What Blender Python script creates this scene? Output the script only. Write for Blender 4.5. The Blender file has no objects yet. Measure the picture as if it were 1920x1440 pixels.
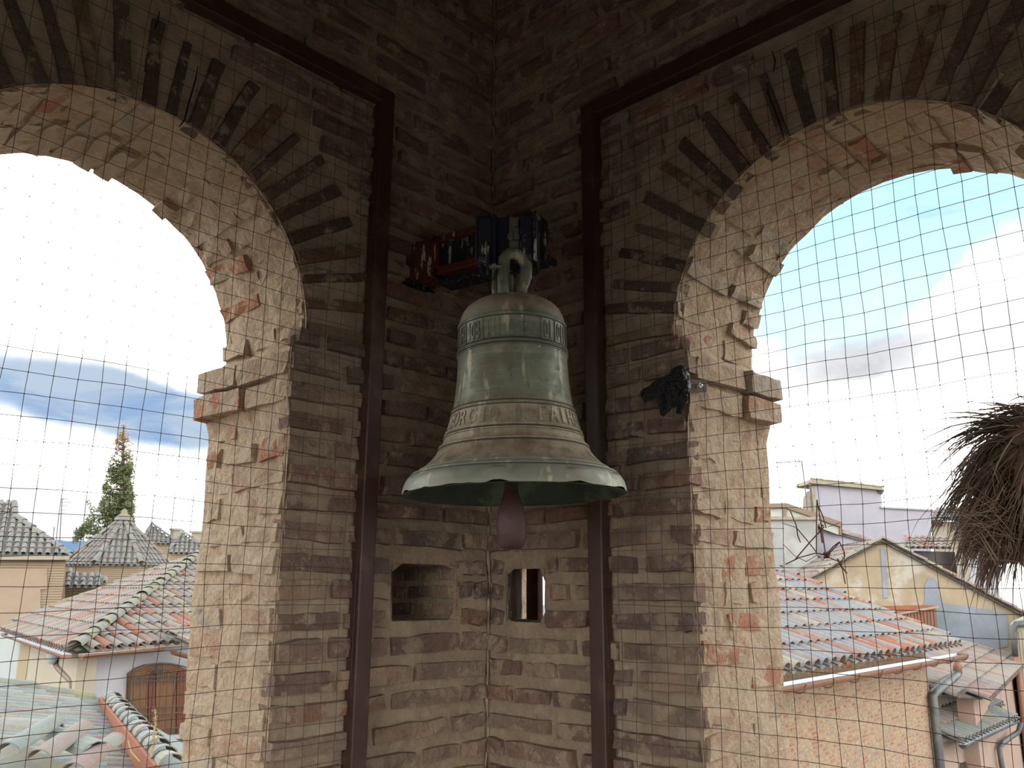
import bpy, bmesh, math, random
import numpy as np
from mathutils import Vector, Matrix, noise
from mathutils.geometry import tessellate_polygon
R = random.Random(7)
C = bpy.context.scene.collection
SC = bpy.context.scene
rad = math.radians
# ------------------------------------------------------------------ camera
F = 1550.0; PITCH = rad(13.95); YAW = rad(43.6); ROLL = rad(0.25)
CAM = Vector((-1.976, -1.984, 1.6))
_fh = Vector((math.cos(YAW), math.sin(YAW), 0)); _rt = Vector((math.sin(YAW), -math.cos(YAW), 0)); _up = Vector((0, 0, 1))
FW = _fh*math.cos(PITCH) + _up*math.sin(PITCH); _cu = -_fh*math.sin(PITCH) + _up*math.cos(PITCH)
CR = _rt*math.cos(ROLL) + _cu*math.sin(ROLL); CU = _cu*math.cos(ROLL) - _rt*math.sin(ROLL)
cd = bpy.data.cameras.new('camera'); cam = bpy.data.objects.new('camera', cd); C.objects.link(cam)
cd.sensor_width = 36; cd.lens = 36*F/1920; cd.clip_start = .02; cd.clip_end = 3000
cam.matrix_world = Matrix(((CR.x, CU.x, -FW.x, CAM.x), (CR.y, CU.y, -FW.y, CAM.y), (CR.z, CU.z, -FW.z, CAM.z), (0, 0, 0, 1)))
SC.camera = cam
def ray(x, y): return FW + CR*((x-960)/F) + CU*((720-y)/F)
def onx(x, y, c): r = ray(x, y); return CAM + r*((c-CAM.x)/r.x)
def ony(x, y, c): r = ray(x, y); return CAM + r*((c-CAM.y)/r.y)
def onz(x, y, c): r = ray(x, y); return CAM + r*((c-CAM.z)/r.z)
def at(x, y, d): r = ray(x, y); return CAM + r*(d/r.dot(_fh))          # d = horizontal distance ahead of the viewer
def onplane(x, y, p, n): r = ray(x, y); return CAM + r*((p-CAM).dot(n)/r.dot(n))
# ------------------------------------------------------------------ world
def V3(v): return (v[0], v[1], v[2])
class NT:
    def __init__(s, tree): s.t = tree; s.n = tree.nodes; s.l = tree.links; s.n.clear()
    def new(s, k, **kw):
        n = s.n.new(k)
        for a, b in kw.items(): setattr(n, a, b)
        return n
    def put(s, sock, v):
        if hasattr(v, 'is_output') or isinstance(v, bpy.types.NodeSocket): s.l.new(v, sock)
        else:
            if sock.type == 'RGBA' and len(v) == 3: v = (*v, 1)
            sock.default_value = v
    def math(s, op, a, b=0.0, c=None, clamp=False):
        n = s.new('ShaderNodeMath', operation=op, use_clamp=clamp); s.put(n.inputs[0], a); s.put(n.inputs[1], b)
        if c is not None: s.put(n.inputs[2], c)
        return n.outputs[0]
    def vmath(s, op, a, b=(0, 0, 0), out=0):
        n = s.new('ShaderNodeVectorMath', operation=op); s.put(n.inputs[0], a); s.put(n.inputs[1], b); return n.outputs[out]
    def mix(s, f, a, b, mode='MIX'):
        n = s.new('ShaderNodeMix', data_type='RGBA', blend_type=mode); s.put(n.inputs[0], f); s.put(n.inputs[6], a); s.put(n.inputs[7], b); return n.outputs[2]
    def noise(s, vec, scale, detail=4, rough=.55, dist=0):
        n = s.new('ShaderNodeTexNoise'); 
        if vec is not None: s.put(n.inputs['Vector'], vec)
        s.put(n.inputs['Scale'], scale); s.put(n.inputs['Detail'], detail); s.put(n.inputs['Roughness'], rough); s.put(n.inputs['Distortion'], dist); return n.outputs['Fac']
    def step(s, v, a, b, lo=0.0, hi=1.0):
        n = s.new('ShaderNodeMapRange', interpolation_type='SMOOTHSTEP'); s.put(n.inputs[0], v); s.put(n.inputs[1], a); s.put(n.inputs[2], b); s.put(n.inputs[3], lo); s.put(n.inputs[4], hi); return n.outputs[0]
    def ramp(s, v, stops, interp='LINEAR'):
        n = s.new('ShaderNodeValToRGB'); cr = n.color_ramp; cr.interpolation = interp
        while len(cr.elements) > 1: cr.elements.remove(cr.elements[-1])
        for i, (p, c) in enumerate(stops):
            e = cr.elements[0] if i == 0 else cr.elements.new(p)
            e.position = p; e.color = (*c[:3], 1)
        s.put(n.inputs[0], v); return n.outputs[0]
W = bpy.data.worlds.new('sky'); SC.world = W; W.use_nodes = True
w = NT(W.node_tree)
tc = w.new('ShaderNodeTexCoord').outputs['Generated']
dn = w.vmath('NORMALIZE', tc)
warp = w.new('ShaderNodeTexNoise'); w.put(warp.inputs['Vector'], dn); warp.inputs['Scale'].default_value = 5; warp.inputs['Detail'].default_value = 6; warp.inputs['Roughness'].default_value = .6
wv = w.vmath('SUBTRACT', warp.outputs['Color'], (.5, .5, .5))
dw = w.vmath('ADD', dn, w.vmath('MULTIPLY', wv, (.22, .22, .16)))
def blob(px, py, sx, sz, soft=.5, rot=0, src=None):
    """soft patch of cloud or clear sky round one direction; sx, sz = half size in radians"""
    c = ray(px, py).normalized(); r = c.cross(Vector((0, 0, 1))).normalized(); u = r.cross(c)
    r2 = r*math.cos(rot)+u*math.sin(rot); u2 = u*math.cos(rot)-r*math.sin(rot)
    d = w.vmath('SUBTRACT', src or dw, V3(c))
    a = w.math('DIVIDE', w.vmath('DOT_PRODUCT', d, V3(r2), 1), sx); b = w.math('DIVIDE', w.vmath('DOT_PRODUCT', d, V3(u2), 1), sz)
    e = w.math('DIVIDE', w.vmath('DOT_PRODUCT', d, V3(c), 1), max(sx, sz))
    q = w.math('SQRT', w.math('ADD', w.math('ADD', w.math('MULTIPLY', a, a), w.math('MULTIPLY', b, b)), w.math('MULTIPLY', e, e)))
    return w.step(q, 1+soft*.5, 1-soft*.5)
el = w.new('ShaderNodeSeparateXYZ'); w.put(el.inputs[0], dn); z = el.outputs[2]
stretch = w.vmath('MULTIPLY', dn, (1, 1, 2.2))
big = w.noise(stretch, 1.7, 6, .58)
fine = w.noise(w.vmath('MULTIPLY', dn, (3, 3, 9)), 2.2, 7, .62, 1.0)
wisp = w.noise(w.vmath('MULTIPLY', dn, (9, 2.5, 3)), 3.2, 6, .62, .6)
blue = w.mix(w.step(z, .1, .62), (.42, .60, .66), (.19, .35, .52))
blue = w.mix(w.step(wisp, .48, .72, 0, .55), blue, (.40, .43, .45))
cloud = w.mix(w.step(fine, .38, .66), (2.2, 2.15, 2.05), (1.3, 1.3, 1.3))
covB = w.math('MAXIMUM', w.step(big, .56, .64), w.step(z, .60, .80))                                      # clear patches elsewhere in the sky
clear = w.math('MAXIMUM', w.math('MULTIPLY', covB, w.step(z, .12, .4)), blob(1590, 330, .27, .17, .35, .42))
col = w.mix(clear, cloud, blue)
greyB = w.math('MULTIPLY', w.step(w.noise(w.vmath('MULTIPLY', dn, (1, 1, 5)), 2.6, 5, .6), .57, .68), w.step(z, .0, .1))
shade = w.mix(w.step(fine, .35, .6), (.135, .20, .31), (.22, .27, .33))
shadeR = w.mix(w.step(fine, .35, .6), (.22, .225, .24), (.31, .31, .32))
dw2 = w.vmath('ADD', dn, w.vmath('MULTIPLY', wv, (.09, .09, .035)))
# thin cloud glowing in front of the low sun
col = w.mix(w.math('MULTIPLY', blob(80, 500, .34, .17, 1.4), .85), col, (5.2, 5.0, 4.6))
col = w.mix(w.math('MULTIPLY', blob(110, 860, .13, .04, 1.0, -.08), .85), col, (2.6, 2.4, 2.0))
col = w.mix(w.math('MULTIPLY', greyB, .35), col, shade)
col = w.mix(w.math('MULTIPLY', blob(240, 762, .22, .052, .9, -.10, dw2), 1.0), col, shade)
col = w.mix(w.math('MULTIPLY', blob(30, 725, .10, .026, .9, -.22, dw2), .85), col, shade)
col = w.mix(w.math('MULTIPLY', blob(60, 955, .15, .035, .9, -.14, dw2), .85), col, (.23, .265, .285))
col = w.mix(w.math('MULTIPLY', blob(340, 945, .09, .014, .9, .0, dw2), .6), col, (.25, .28, .30))
col = w.mix(w.math('MULTIPLY', blob(1830, 635, .20, .036, .9, .14, dw2), .85), col, shadeR)
col = w.mix(w.math('MULTIPLY', blob(1520, 690, .13, .026, .9, .2, dw2), .75), col, shadeR)
col = w.mix(w.step(z, .04, -.05), col, (.20, .18, .155))
bg = w.new('ShaderNodeBackground'); w.put(bg.inputs[0], col); bg.inputs[1].default_value = 1.0
w.l.new(bg.outputs[0], w.new('ShaderNodeOutputWorld').inputs[0])
SC.view_settings.view_transform = 'Standard'; SC.view_settings.look = 'None'; SC.view_settings.gamma = 1; SC.view_settings.exposure = 1.25
SC.view_settings.use_curve_mapping = False
SC.cycles.max_bounces = 7; SC.cycles.diffuse_bounces = 5; SC.cycles.use_denoising = True
SC.cycles.sample_clamp_indirect = 6
# ------------------------------------------------------------------ materials
def mat(name, build):
    m = bpy.data.materials.new(name); m.use_nodes = True; t = NT(m.node_tree)
    b = t.new('ShaderNodeBsdfPrincipled'); o = t.new('ShaderNodeOutputMaterial'); t.l.new(b.outputs[0], o.inputs[0])
    build(t, b); return m
def bump(t, b, h, strength=.5, dist=.01):
    n = t.new('ShaderNodeBump'); t.put(n.inputs['Height'], h); n.inputs['Strength'].default_value = strength; n.inputs['Distance'].default_value = dist
    t.l.new(n.outputs[0], b.inputs['Normal'])
def pieces(t):
    """one random number for every separate piece, loose object or island alike"""
    oi = t.new('ShaderNodeObjectInfo').outputs['Random']; g = t.new('ShaderNodeNewGeometry').outputs['Random Per Island']
    return t.math('FRACT', t.math('ADD', oi, g))
def pos(t): return t.new('ShaderNodeNewGeometry').outputs['Position']
def stone(name, cols, smear, amount=.5, s1=9, s2=70, bs=.6, bd=.012, rough=.92, grime=None, g_amt=.5, g_scale=3):
    def f(t, b):
        p = pos(t); r = pieces(t)
        c = t.ramp(r, [(i/len(cols), q) for i, q in enumerate(cols)], 'CONSTANT')
        n1 = t.noise(p, s1, 5, .6); n2 = t.noise(p, s2, 6, .65)
        c = t.mix(t.step(n2, .3, .7, 0, .55), c, t.mix(1, c, (.55, .52, .5), 'MULTIPLY'))
        c = t.mix(t.step(t.math('ADD', n1, t.math('MULTIPLY', t.math('SUBTRACT', n2, .5), .35)), .62-amount*.25, .68-amount*.18), c, t.mix(n2, t.mix(1, smear, (.72,.72,.72), 'MULTIPLY'), smear))
        if grime:
            g = t.noise(t.vmath('MULTIPLY', p, (1, 1, .55)), g_scale, 6, .68)
            c = t.mix(t.step(g, .46, .66, 0, g_amt), c, grime)
        t.put(b.inputs['Base Color'], c); b.inputs['Roughness'].default_value = rough
        h = t.math('ADD', t.math('MULTIPLY', n2, .6), t.math('MULTIPLY', t.noise(p, s2*.28, 4, .6), 1.0))
        bump(t, b, h, bs, bd)
    return mat(name, f)
def plain(name, c, rough=.8, metal=0, var=.25, scale=8, c2=None, bs=.15, bd=.01, amt=.5, sz=(1, 1, 1)):
    def f(t, b):
        p = t.vmath('MULTIPLY', pos(t), sz); n = t.noise(p, scale, 5, .6)
        a = t.mix(t.step(n, .35, .7, 0, var), c, t.mix(1, c, (.6, .6, .6), 'MULTIPLY'))
        if c2: a = t.mix(t.step(t.noise(p, scale*.45, 6, .66), .62-amt*.25, .72-amt*.2), a, c2)
        t.put(b.inputs['Base Color'], a); b.inputs['Roughness'].default_value = rough; b.inputs['Metallic'].default_value = metal
        bump(t, b, t.noise(p, scale*4, 4, .6), bs, bd)
    return mat(name, f)
M = {}
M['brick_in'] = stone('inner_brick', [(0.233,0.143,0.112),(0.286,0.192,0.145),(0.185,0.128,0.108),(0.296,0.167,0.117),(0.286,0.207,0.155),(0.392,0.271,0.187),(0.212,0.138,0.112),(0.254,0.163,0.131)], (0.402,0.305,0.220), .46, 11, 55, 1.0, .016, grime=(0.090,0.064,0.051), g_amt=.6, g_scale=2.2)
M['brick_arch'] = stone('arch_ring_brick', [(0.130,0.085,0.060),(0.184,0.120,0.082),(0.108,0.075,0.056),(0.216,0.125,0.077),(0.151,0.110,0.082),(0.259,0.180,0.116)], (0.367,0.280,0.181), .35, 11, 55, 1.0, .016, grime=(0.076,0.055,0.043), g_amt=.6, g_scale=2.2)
M['mortar_in'] = stone('inner_mortar', [(0.360,0.276,0.197)], (0.445,0.345,0.244), .5, 7, 50, .75, .012, grime=(0.127,0.094,0.071), g_amt=.55, g_scale=2.0)
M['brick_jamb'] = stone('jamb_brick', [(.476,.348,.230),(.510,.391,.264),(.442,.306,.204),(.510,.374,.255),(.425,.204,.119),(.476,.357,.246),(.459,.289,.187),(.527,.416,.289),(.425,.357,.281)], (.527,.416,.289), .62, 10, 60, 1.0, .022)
M['mortar_jamb'] = stone('jamb_mortar', [(.510,.391,.264)], (.459,.323,.212), .45, 8, 55, 1.0, .022)
M['steel'] = plain('painted_steel_angle', (.060,.028,.023), .42, 0, .5, 14, (.095,.05,.037), .12, .004, .35)
M['beam_red'] = plain('red_oxide_paint', (.14,.022,.018), .45, 0, .5, 12, (.05,.02,.018), .1, .004, .3)
M['navy'] = plain('blue_black_paint', (.012,.014,.022), .38, 0, .4, 16, (.03,.028,.03), .15, .004, .3)
M['bolt'] = plain('galvanised_bolt', (.22,.21,.19), .45, .6, .4, 20)
M['net'] = plain('brown_net_twine', (.055,.035,.028), .7)
M['wire'] = plain('rusty_wire', (.12,.05,.035), .7)
M['floor'] = plain('worn_clay_floor', (.20,.135,.095), .9, 0, .5, 5, (.26,.21,.16))
M['timber'] = plain('old_timber', (.16,.10,.06), .85, 0, .5, 6, None, .4, .01, .5, (1, 1, 4))
# ------------------------------------------------------------------ helpers
def lab(o, label=None, cat=None, group=None, kind=None):
    if label: o['label'] = label
    if cat: o['category'] = cat
    if group: o['group'] = group
    if kind: o['kind'] = kind
    return o
def empty(name, loc=(0, 0, 0), parent=None, rz=0):
    o = bpy.data.objects.new(name, None); C.objects.link(o); o.empty_display_size = .1
    o.location = loc; o.rotation_euler = (0, 0, rz)
    if parent: o.parent = parent
    return o
def link(name, me, m=None, parent=None, loc=None, smooth=False):
    if m is not None and not me.materials: me.materials.append(m if not isinstance(m, str) else M[m])
    if smooth: me.shade_smooth()
    o = bpy.data.objects.new(name, me); C.objects.link(o)
    if loc is not None: o.location = loc
    if parent is not None: o.parent = parent
    return o
def fix(me):
    b = bmesh.new(); b.from_mesh(me); bmesh.ops.recalc_face_normals(b, faces=b.faces[:]); b.to_mesh(me); b.free(); return me
def pyd(name, vs, fs, m=None, parent=None, smooth=False, loc=None, fixn=False):
    """mesh object; when it has a parent at a place, the points are given in world space and moved into the parent's"""
    if parent is not None and parent.name in CHAIN:
        inv = CHAIN[parent.name]; vs = [inv @ Vector(v) for v in vs]
    me = bpy.data.meshes.new(name); me.from_pydata([tuple(v) for v in vs], [], fs)
    if fixn: fix(me)
    o = link(name, me, m, parent, loc, smooth)
    if parent is not None and parent.name in CHAIN: CHAIN[o.name] = CHAIN[parent.name]
    return o
CHAIN = {}                                    # inverse world matrix of every thing's root, by name
def root(name, loc, label=None, cat=None, group=None, kind=None):
    o = lab(empty(name, loc), label, cat, group, kind); CHAIN[o.name] = Matrix.Translation(-Vector(loc)); return o
class MB:
    """collects shapes given in world space into one mesh"""
    def __init__(s): s.v = []; s.f = []
    def add(s, vs, fs):
        k = len(s.v); s.v += [Vector(v) for v in vs]; s.f += [tuple(i+k for i in f) for f in fs]
    def box(s, c, size, m=None, j=0):
        x, y, z = (a/2 for a in size); c = Vector(c)
        vs = [Vector((sx*x, sy*y, sz*z)) for sx in (-1, 1) for sy in (-1, 1) for sz in (-1, 1)]
        if j: vs = [q + Vector((R.uniform(-j, j), R.uniform(-j, j), R.uniform(-j, j))) for q in vs]
        if m is not None: vs = [m @ q for q in vs]
        s.add([c+q for q in vs], [(0, 1, 3, 2), (4, 6, 7, 5), (0, 4, 5, 1), (2, 3, 7, 6), (0, 2, 6, 4), (1, 5, 7, 3)])
    def tube(s, pts, r, n=6, cap=True, closed=False):
        pts = [Vector(p) for p in pts]; rs = r if isinstance(r, (list, tuple)) else [r]*len(pts); k = len(s.v); nrm = None
        for i, p in enumerate(pts):
            a = pts[max(i-1, 0)]; b = pts[min(i+1, len(pts)-1)]; t = (b-a).normalized()
            if nrm is None: nrm = t.orthogonal().normalized()
            else: nrm = (nrm - t*nrm.dot(t)); nrm = nrm.normalized() if nrm.length > 1e-6 else t.orthogonal().normalized()
            bi = t.cross(nrm)
            for q in range(n): g = 2*math.pi*q/n; s.v.append(p + (nrm*math.cos(g)+bi*math.sin(g))*rs[i])
        for i in range(len(pts)-1):
            for q in range(n): s.f.append((k+i*n+q, k+i*n+(q+1) % n, k+(i+1)*n+(q+1) % n, k+(i+1)*n+q))
        if cap: s.f.append(tuple(k+q for q in range(n))[::-1]); s.f.append(tuple(k+(len(pts)-1)*n+q for q in range(n)))
    def beam(s, a, b, wd, h, upv=(0, 0, 1)):
        a = Vector(a); b = Vector(b); t = (b-a).normalized(); sd = t.cross(Vector(upv)).normalized(); u = sd.cross(t)
        vs = [p+sd*(i*wd/2)+u*(j*h/2) for p in (a, b) for i, j in ((-1, -1), (1, -1), (1, 1), (-1, 1))]
        s.add(vs, [(0, 3, 2, 1), (4, 5, 6, 7), (0, 1, 5, 4), (1, 2, 6, 5), (2, 3, 7, 6), (3, 0, 4, 7)])
    def prism(s, poly, vec):
        """planar outline extruded along vec"""
        poly = [Vector(p) for p in poly]; vec = Vector(vec); n = len(poly)
        tri = tessellate_polygon([poly])
        fs = [tuple(t) for t in tri] + [tuple(i+n for i in t)[::-1] for t in tri] + [(i, (i+1) % n, (i+1) % n+n, i+n) for i in range(n)]
        s.add(poly+[p+vec for p in poly], fs)
    def lathe(s, prof, c, n=48, axis=None):
        c = Vector(c); k = len(s.v)
        for r, z_ in prof:
            for q in range(n): g = 2*math.pi*q/n; s.v.append(c+Vector((r*math.cos(g), r*math.sin(g), z_)))
        for i in range(len(prof)-1):
            for q in range(n): s.f.append((k+i*n+q, k+i*n+(q+1) % n, k+(i+1)*n+(q+1) % n, k+(i+1)*n+q))
    def build(s, name, m, parent=None, smooth=False, fixn=True): return pyd(name, s.v, s.f, m, parent, smooth, None, fixn)
def struct(o): o['kind'] = 'structure'; return o
def nz(x, y, z_=0, s=1.0): return noise.noise(Vector((x*s, y*s, z_*s)))
# ------------------------------------------------------------------ tower room
SIZE = 2.51; TH = .46; AC = 1.255; AR = .507; ASP = 2.30; JW = .475; ZTOP = 5.0; CO = .0777
def wl(s, z_, n, side):   # s = distance from the corner along the wall, n = depth into the wall (negative = into the room)
    return Vector((-s, n, z_)) if side == 'L' else Vector((n, -s, z_)) if side == 'R' else Vector((-SIZE-n, -SIZE+s, z_)) if side == 'B' else Vector((-SIZE+s, -SIZE-n, z_))
def jamb(z_): return JW - (.012 if 2.10 < z_ < ASP else 0)
def sdfB(s, z_):  # unseen rear opening, made wide and low to light the room's lower walls
    if z_ > 1.40: return math.hypot(s-AC, z_-1.40) - 1.14
    return max(abs(s-AC) - 1.14, .10 - z_)
def sdf(s, z_):           # > 0 on the wall, < 0 in the arched opening
    if z_ > ASP: return math.hypot(s-AC, z_-ASP) - AR
    return max(abs(s-AC) - (jamb(z_) if z_ < ASP-.001 else AR), .55 - z_)
HOLES = {'L': (.0, .0, .0, .0), 'R': (0., 0., 0., 0.)}
a_, b_ = ony(733, 1165, 0), ony(857, 1060, 0); HOLES['L'] = (-b_.x, -a_.x, a_.z, b_.z)
a_, b_ = onx(950, 1165, 0), onx(1021, 1066, 0); HOLES['R'] = (-a_.y, -b_.y, a_.z, b_.z)
a_, b_ = onx(988, 1165, TH), onx(1034, 1066, TH); HO = (-a_.y, -b_.y, HOLES['R'][2]-.01, HOLES['R'][3]+.02)
def hdist(s, z_, side):   # < 0 in the small square hole
    if side not in HOLES: return 9
    h = HOLES[side]; return max(h[0]-s, s-h[1], h[2]-z_, z_-h[3])
def total(s, z_, side): return sdfB(s, z_) if side in 'BF' else min(sdf(s, z_), hdist(s, z_, side) if side in HOLES else 9)
def wall(side, fine=True):
    g = .028 if fine else .09; ns = int(round(SIZE/g)); nzz = int(round(ZTOP/g)); pts = {}; vs = []; fs = []; idx = {}
    gs = SIZE/ns; gz = ZTOP/nzz
    for i in range(ns+1):
        for j in range(nzz+1): pts[i, j] = total(i*gs, j*gz, side)
    def vid(i, j):
        if (i, j) in idx: return idx[i, j]
        s, z_ = i*gs, j*gz
        if i == 0: s = -.05
        if i == ns: s = SIZE+.05
        for _ in range(4):
            d = total(s, z_, side)
            if d >= -1e-4: break
            e = .002; gx = (total(s+e, z_, side)-total(s-e, z_, side))/(2*e); gy = (total(s, z_+e, side)-total(s, z_-e, side))/(2*e)
            L = max(gx*gx+gy*gy, .2); s -= d*gx/L; z_ -= d*gy/L
        k = 0 if side == 'L' else 31
        n = .010*nz(s, z_, k, 3.0) + .004*nz(s, z_, k, 14) + .002*nz(s, z_, k, 40)
        pass
        p = wl(s, z_, n+.007, side); idx[i, j] = len(vs); vs.append(p); return idx[i, j]
    for i in range(ns):
        for j in range(nzz):
            if max(pts[i, j], pts[i+1, j], pts[i+1, j+1], pts[i, j+1]) > .002: fs.append((vid(i, j), vid(i+1, j), vid(i+1, j+1), vid(i, j+1)))
    # outer face
    return vs, fs
def outline():
    o = [(AC-JW, z_) for z_ in np.arange(.55, 2.10, .06)] + [(AC-JW+.012, z_) for z_ in np.arange(2.11, ASP, .05)]
    o += [(AC-AR*math.cos(a), ASP+AR*math.sin(a)) for a in np.linspace(0, math.pi, 34)]
    o += [(AC+JW-.012, z_) for z_ in np.arange(2.11, ASP, .05)][::-1] + [(AC+JW, z_) for z_ in np.arange(.55, 2.10, .06)][::-1]
    return o
OUT = outline()
OUTB = [(AC-1.14, z_) for z_ in np.arange(.10, 1.40, .2)]+[(AC-1.14*math.cos(a), 1.40+1.14*math.sin(a)) for a in np.linspace(0, math.pi, 20)]+[(AC+1.14, z_) for z_ in np.arange(.10, 1.40, .2)][::-1]
WROOT = {}
for side, nm in (('L', 'wall_left'), ('R', 'wall_right'), ('B', 'wall_back'), ('F', 'wall_front')):
    vs, fs = wall(side, side in 'LR')
    o = struct(pyd(nm, vs, fs, 'mortar_in', fixn=True)); WROOT[side] = o
    lab(o, {'L': 'brick wall left of the bell corner with an arched opening', 'R': 'brick wall right of the bell corner with an arched opening', 'B': 'brick wall behind the viewer on the left', 'F': 'brick wall behind the viewer on the right'}[side])
    # rubble lining of the opening
    vs = []; fs = []; K = 12 if side in 'LR' else 3; OL = OUT if side in 'LR' else OUTB; oc = len(OL)
    for i, (s, z_) in enumerate(OL):
        for k in range(K+1):
            n = TH*k/K; d = sdf(s*1.0, z_)
            cx, cz = AC-s, (max(z_, ASP)-z_ if z_ < ASP else ASP-z_)
            nd = Vector((AC-s, ASP-z_)) if z_ > ASP else Vector((1 if s < AC else -1, 0)); nd.normalize()
            a = .014*nz(s*2, z_*2, n*2+9, 4) + .009*nz(s, z_, n, 22)-.001
            if k == 0: a = -.002
            vs.append(wl(s+nd.x*a, z_+nd.y*a, n, side))
    for i in range(oc-1):
        for k in range(K): fs.append((i*(K+1)+k, i*(K+1)+k+1, (i+1)*(K+1)+k+1, (i+1)*(K+1)+k))
    pyd('opening_lining', vs, fs, 'mortar_jamb', o, fixn=True)
    # outer face of the wall, with the hole cut, and the sill
    if side in 'BF': continue
    m = MB()
    for (x0, x1, z0, z1) in ((0 if side in 'BF' else -TH, AC-AR-.02, 0, ZTOP), (AC+AR+.02, SIZE+TH if side in 'LR' else SIZE, 0, ZTOP)):
        if side == 'R' and x0 < 0:
            h = HO
            for a0, a1, c0, c1 in ((x0, h[0], z0, z1), (h[1], x1, z0, z1), (h[0], h[1], z0, h[2]), (h[0], h[1], h[3], z1)):
                m.prism([wl(a0, c0, TH-.03, side), wl(a1, c0, TH-.03, side), wl(a1, c1, TH-.03, side), wl(a0, c1, TH-.03, side)], wl(0, 0, .03, side)-wl(0, 0, 0, side))
        else: m.prism([wl(x0, z0, TH-.03, side), wl(x1, z0, TH-.03, side), wl(x1, z1, TH-.03, side), wl(x0, z1, TH-.03, side)], wl(0, 0, .03, side)-wl(0, 0, 0, side))
    arch = [(AC-AR-.02, ASP)]+[(AC-(AR+.0)*math.cos(a), ASP+(AR+.0)*math.sin(a)) for a in np.linspace(0, math.pi, 24)]+[(AC+AR+.02, ASP), (AC+AR+.02, ZTOP), (AC-AR-.02, ZTOP)]
    m.prism([wl(s, z_, TH-.03, side) for s, z_ in arch], wl(0, 0, .03, side)-wl(0, 0, 0, side))
    m.prism([wl(AC-JW-.03, 0, .01, side), wl(AC+JW+.03, 0, .01, side), wl(AC+JW+.03, .55, .01, side), wl(AC-JW-.03, .55, .01, side)], wl(0, 0, TH-.01, side)-wl(0, 0, 0, side))
    m.build('outer_masonry', 'mortar_jamb', o)
# floor and ceiling
m = MB(); m.prism([(-SIZE-TH, -SIZE-TH, -.2), (TH, -SIZE-TH, -.2), (TH, TH, -.2), (-SIZE-TH, TH, -.2)], (0, 0, .2)); lab(struct(m.build('floor', 'floor')), 'worn clay floor of the bell chamber')
m = MB(); m.prism([(-SIZE-TH, -SIZE-TH, ZTOP), (TH, -SIZE-TH, ZTOP), (TH, TH, ZTOP), (-SIZE-TH, TH, ZTOP)], (0, 0, .2)); lab(struct(m.build('ceiling', 'timber')), 'dark ceiling of the bell chamber')  # unseen ceiling, raised so that the upper walls stay darker
def dzz(p, z_): q = p.copy(); q.z = z_; return q
# holes: reveals
for side in 'LR':
    h = HOLES[side]; h2_ = HO if side == 'R' else h; D = .36 if side == 'L' else TH-.02; m = MB()
    q = [(h[0], h[2]), (h[1], h[2]), (h[1], h[3]), (h[0], h[3])]; K = 6
    for e in range(4):
        (s0, z0), (s1, z1) = q[e], q[(e+1) % 4]; vs = []
        for i in range(7):
            for k in range(K+1):
                n = D*k/K; f_ = k/K; g_ = i/6; sA = s0+(s1-s0)*g_; zA = z0+(z1-z0)*g_; q2 = [(h2_[0], h2_[2]), (h2_[1], h2_[2]), (h2_[1], h2_[3]), (h2_[0], h2_[3])]; (s0b, z0b), (s1b, z1b) = q2[e], q2[(e+1) % 4]; s = sA*(1-f_)+(s0b+(s1b-s0b)*g_)*f_; z_ = zA*(1-f_)+(z0b+(z1b-z0b)*g_)*f_; a = .006*nz(s, z_, n, 18) if 0 < i < 6 else 0
                vs.append(wl(s+(a if e in (1, 3) else 0), z_+(a if e in (0, 2) else 0), n, side))
        m.add(vs, [(i*(K+1)+k, i*(K+1)+k+1, (i+1)*(K+1)+k+1, (i+1)*(K+1)+k) for i in range(6) for k in range(K)])
    if side == 'L': m.add([wl(s, z_, D, side) for s, z_ in q], [(0, 1, 2, 3)])
    m.build('putlog_hole_lining', 'mortar_in', WROOT[side])
m = MB(); pA, pB = onx(987, 1110, .40), onx(1008, 1110, .40); m.prism([dzz(pA, HOLES['R'][2]-.05), dzz(pB, HOLES['R'][2]-.05), dzz(pB, HOLES['R'][3]+.05), dzz(pA, HOLES['R'][3]+.05)], (.03, 0, 0)); m.build('steel_strap', 'beam_red', WROOT['R'])
# ---- bricks
def brick_mesh(L, H, D, rgh=.005, nx=4, ny=2, ch=.006):
    """front face at local y=0 looking -y, sides running back to y=D; irregular, no back"""
    vs = []; fs = []; s0 = R.uniform(0, 99)
    sl = R.uniform(-.004, .004)
    def p(i, j, inset):
        x = -L/2 + L*i/nx; z_ = -H/2 + H*j/ny + sl*(2*i/nx-1)
        x += rgh*1.1*nz(x*20+s0, z_*20, 1); z_ += rgh*.9*nz(x*20, z_*20+s0, 5)
        if inset:
            x -= math.copysign(ch, x) if i in (0, nx) else 0; z_ -= math.copysign(ch*.8, z_) if j in (0, ny) else 0
        return x, z_
    edge = lambda i, j: i in (0, nx) or j in (0, ny)
    for j in range(ny+1):
        for i in range(nx+1):
            x, z_ = p(i, j, True); y = rgh*1.3*nz(x*25+s0, z_*25, 3) + (.002 if edge(i, j) else 0); vs.append((x, y, z_))
    ring = [(i, 0) for i in range(nx)]+[(nx, j) for j in range(ny)]+[(i, ny) for i in range(nx, 0, -1)]+[(0, j) for j in range(ny, 0, -1)]
    g = lambda i, j: j*(nx+1)+i
    for j in range(ny):
        for i in range(nx): fs.append((g(i, j), g(i+1, j), g(i+1, j+1), g(i, j+1)))
    k = len(vs); n = len(ring)
    for i, j in ring: x, z_ = p(i, j, False); vs.append((x, D, z_))
    for q in range(n): a = g(*ring[q]); b = g(*ring[(q+1) % n]); fs.append((b, a, k+q, k+(q+1) % n))
    me = bpy.data.meshes.new('brick'); me.from_pydata(vs, [], fs); return me
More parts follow.
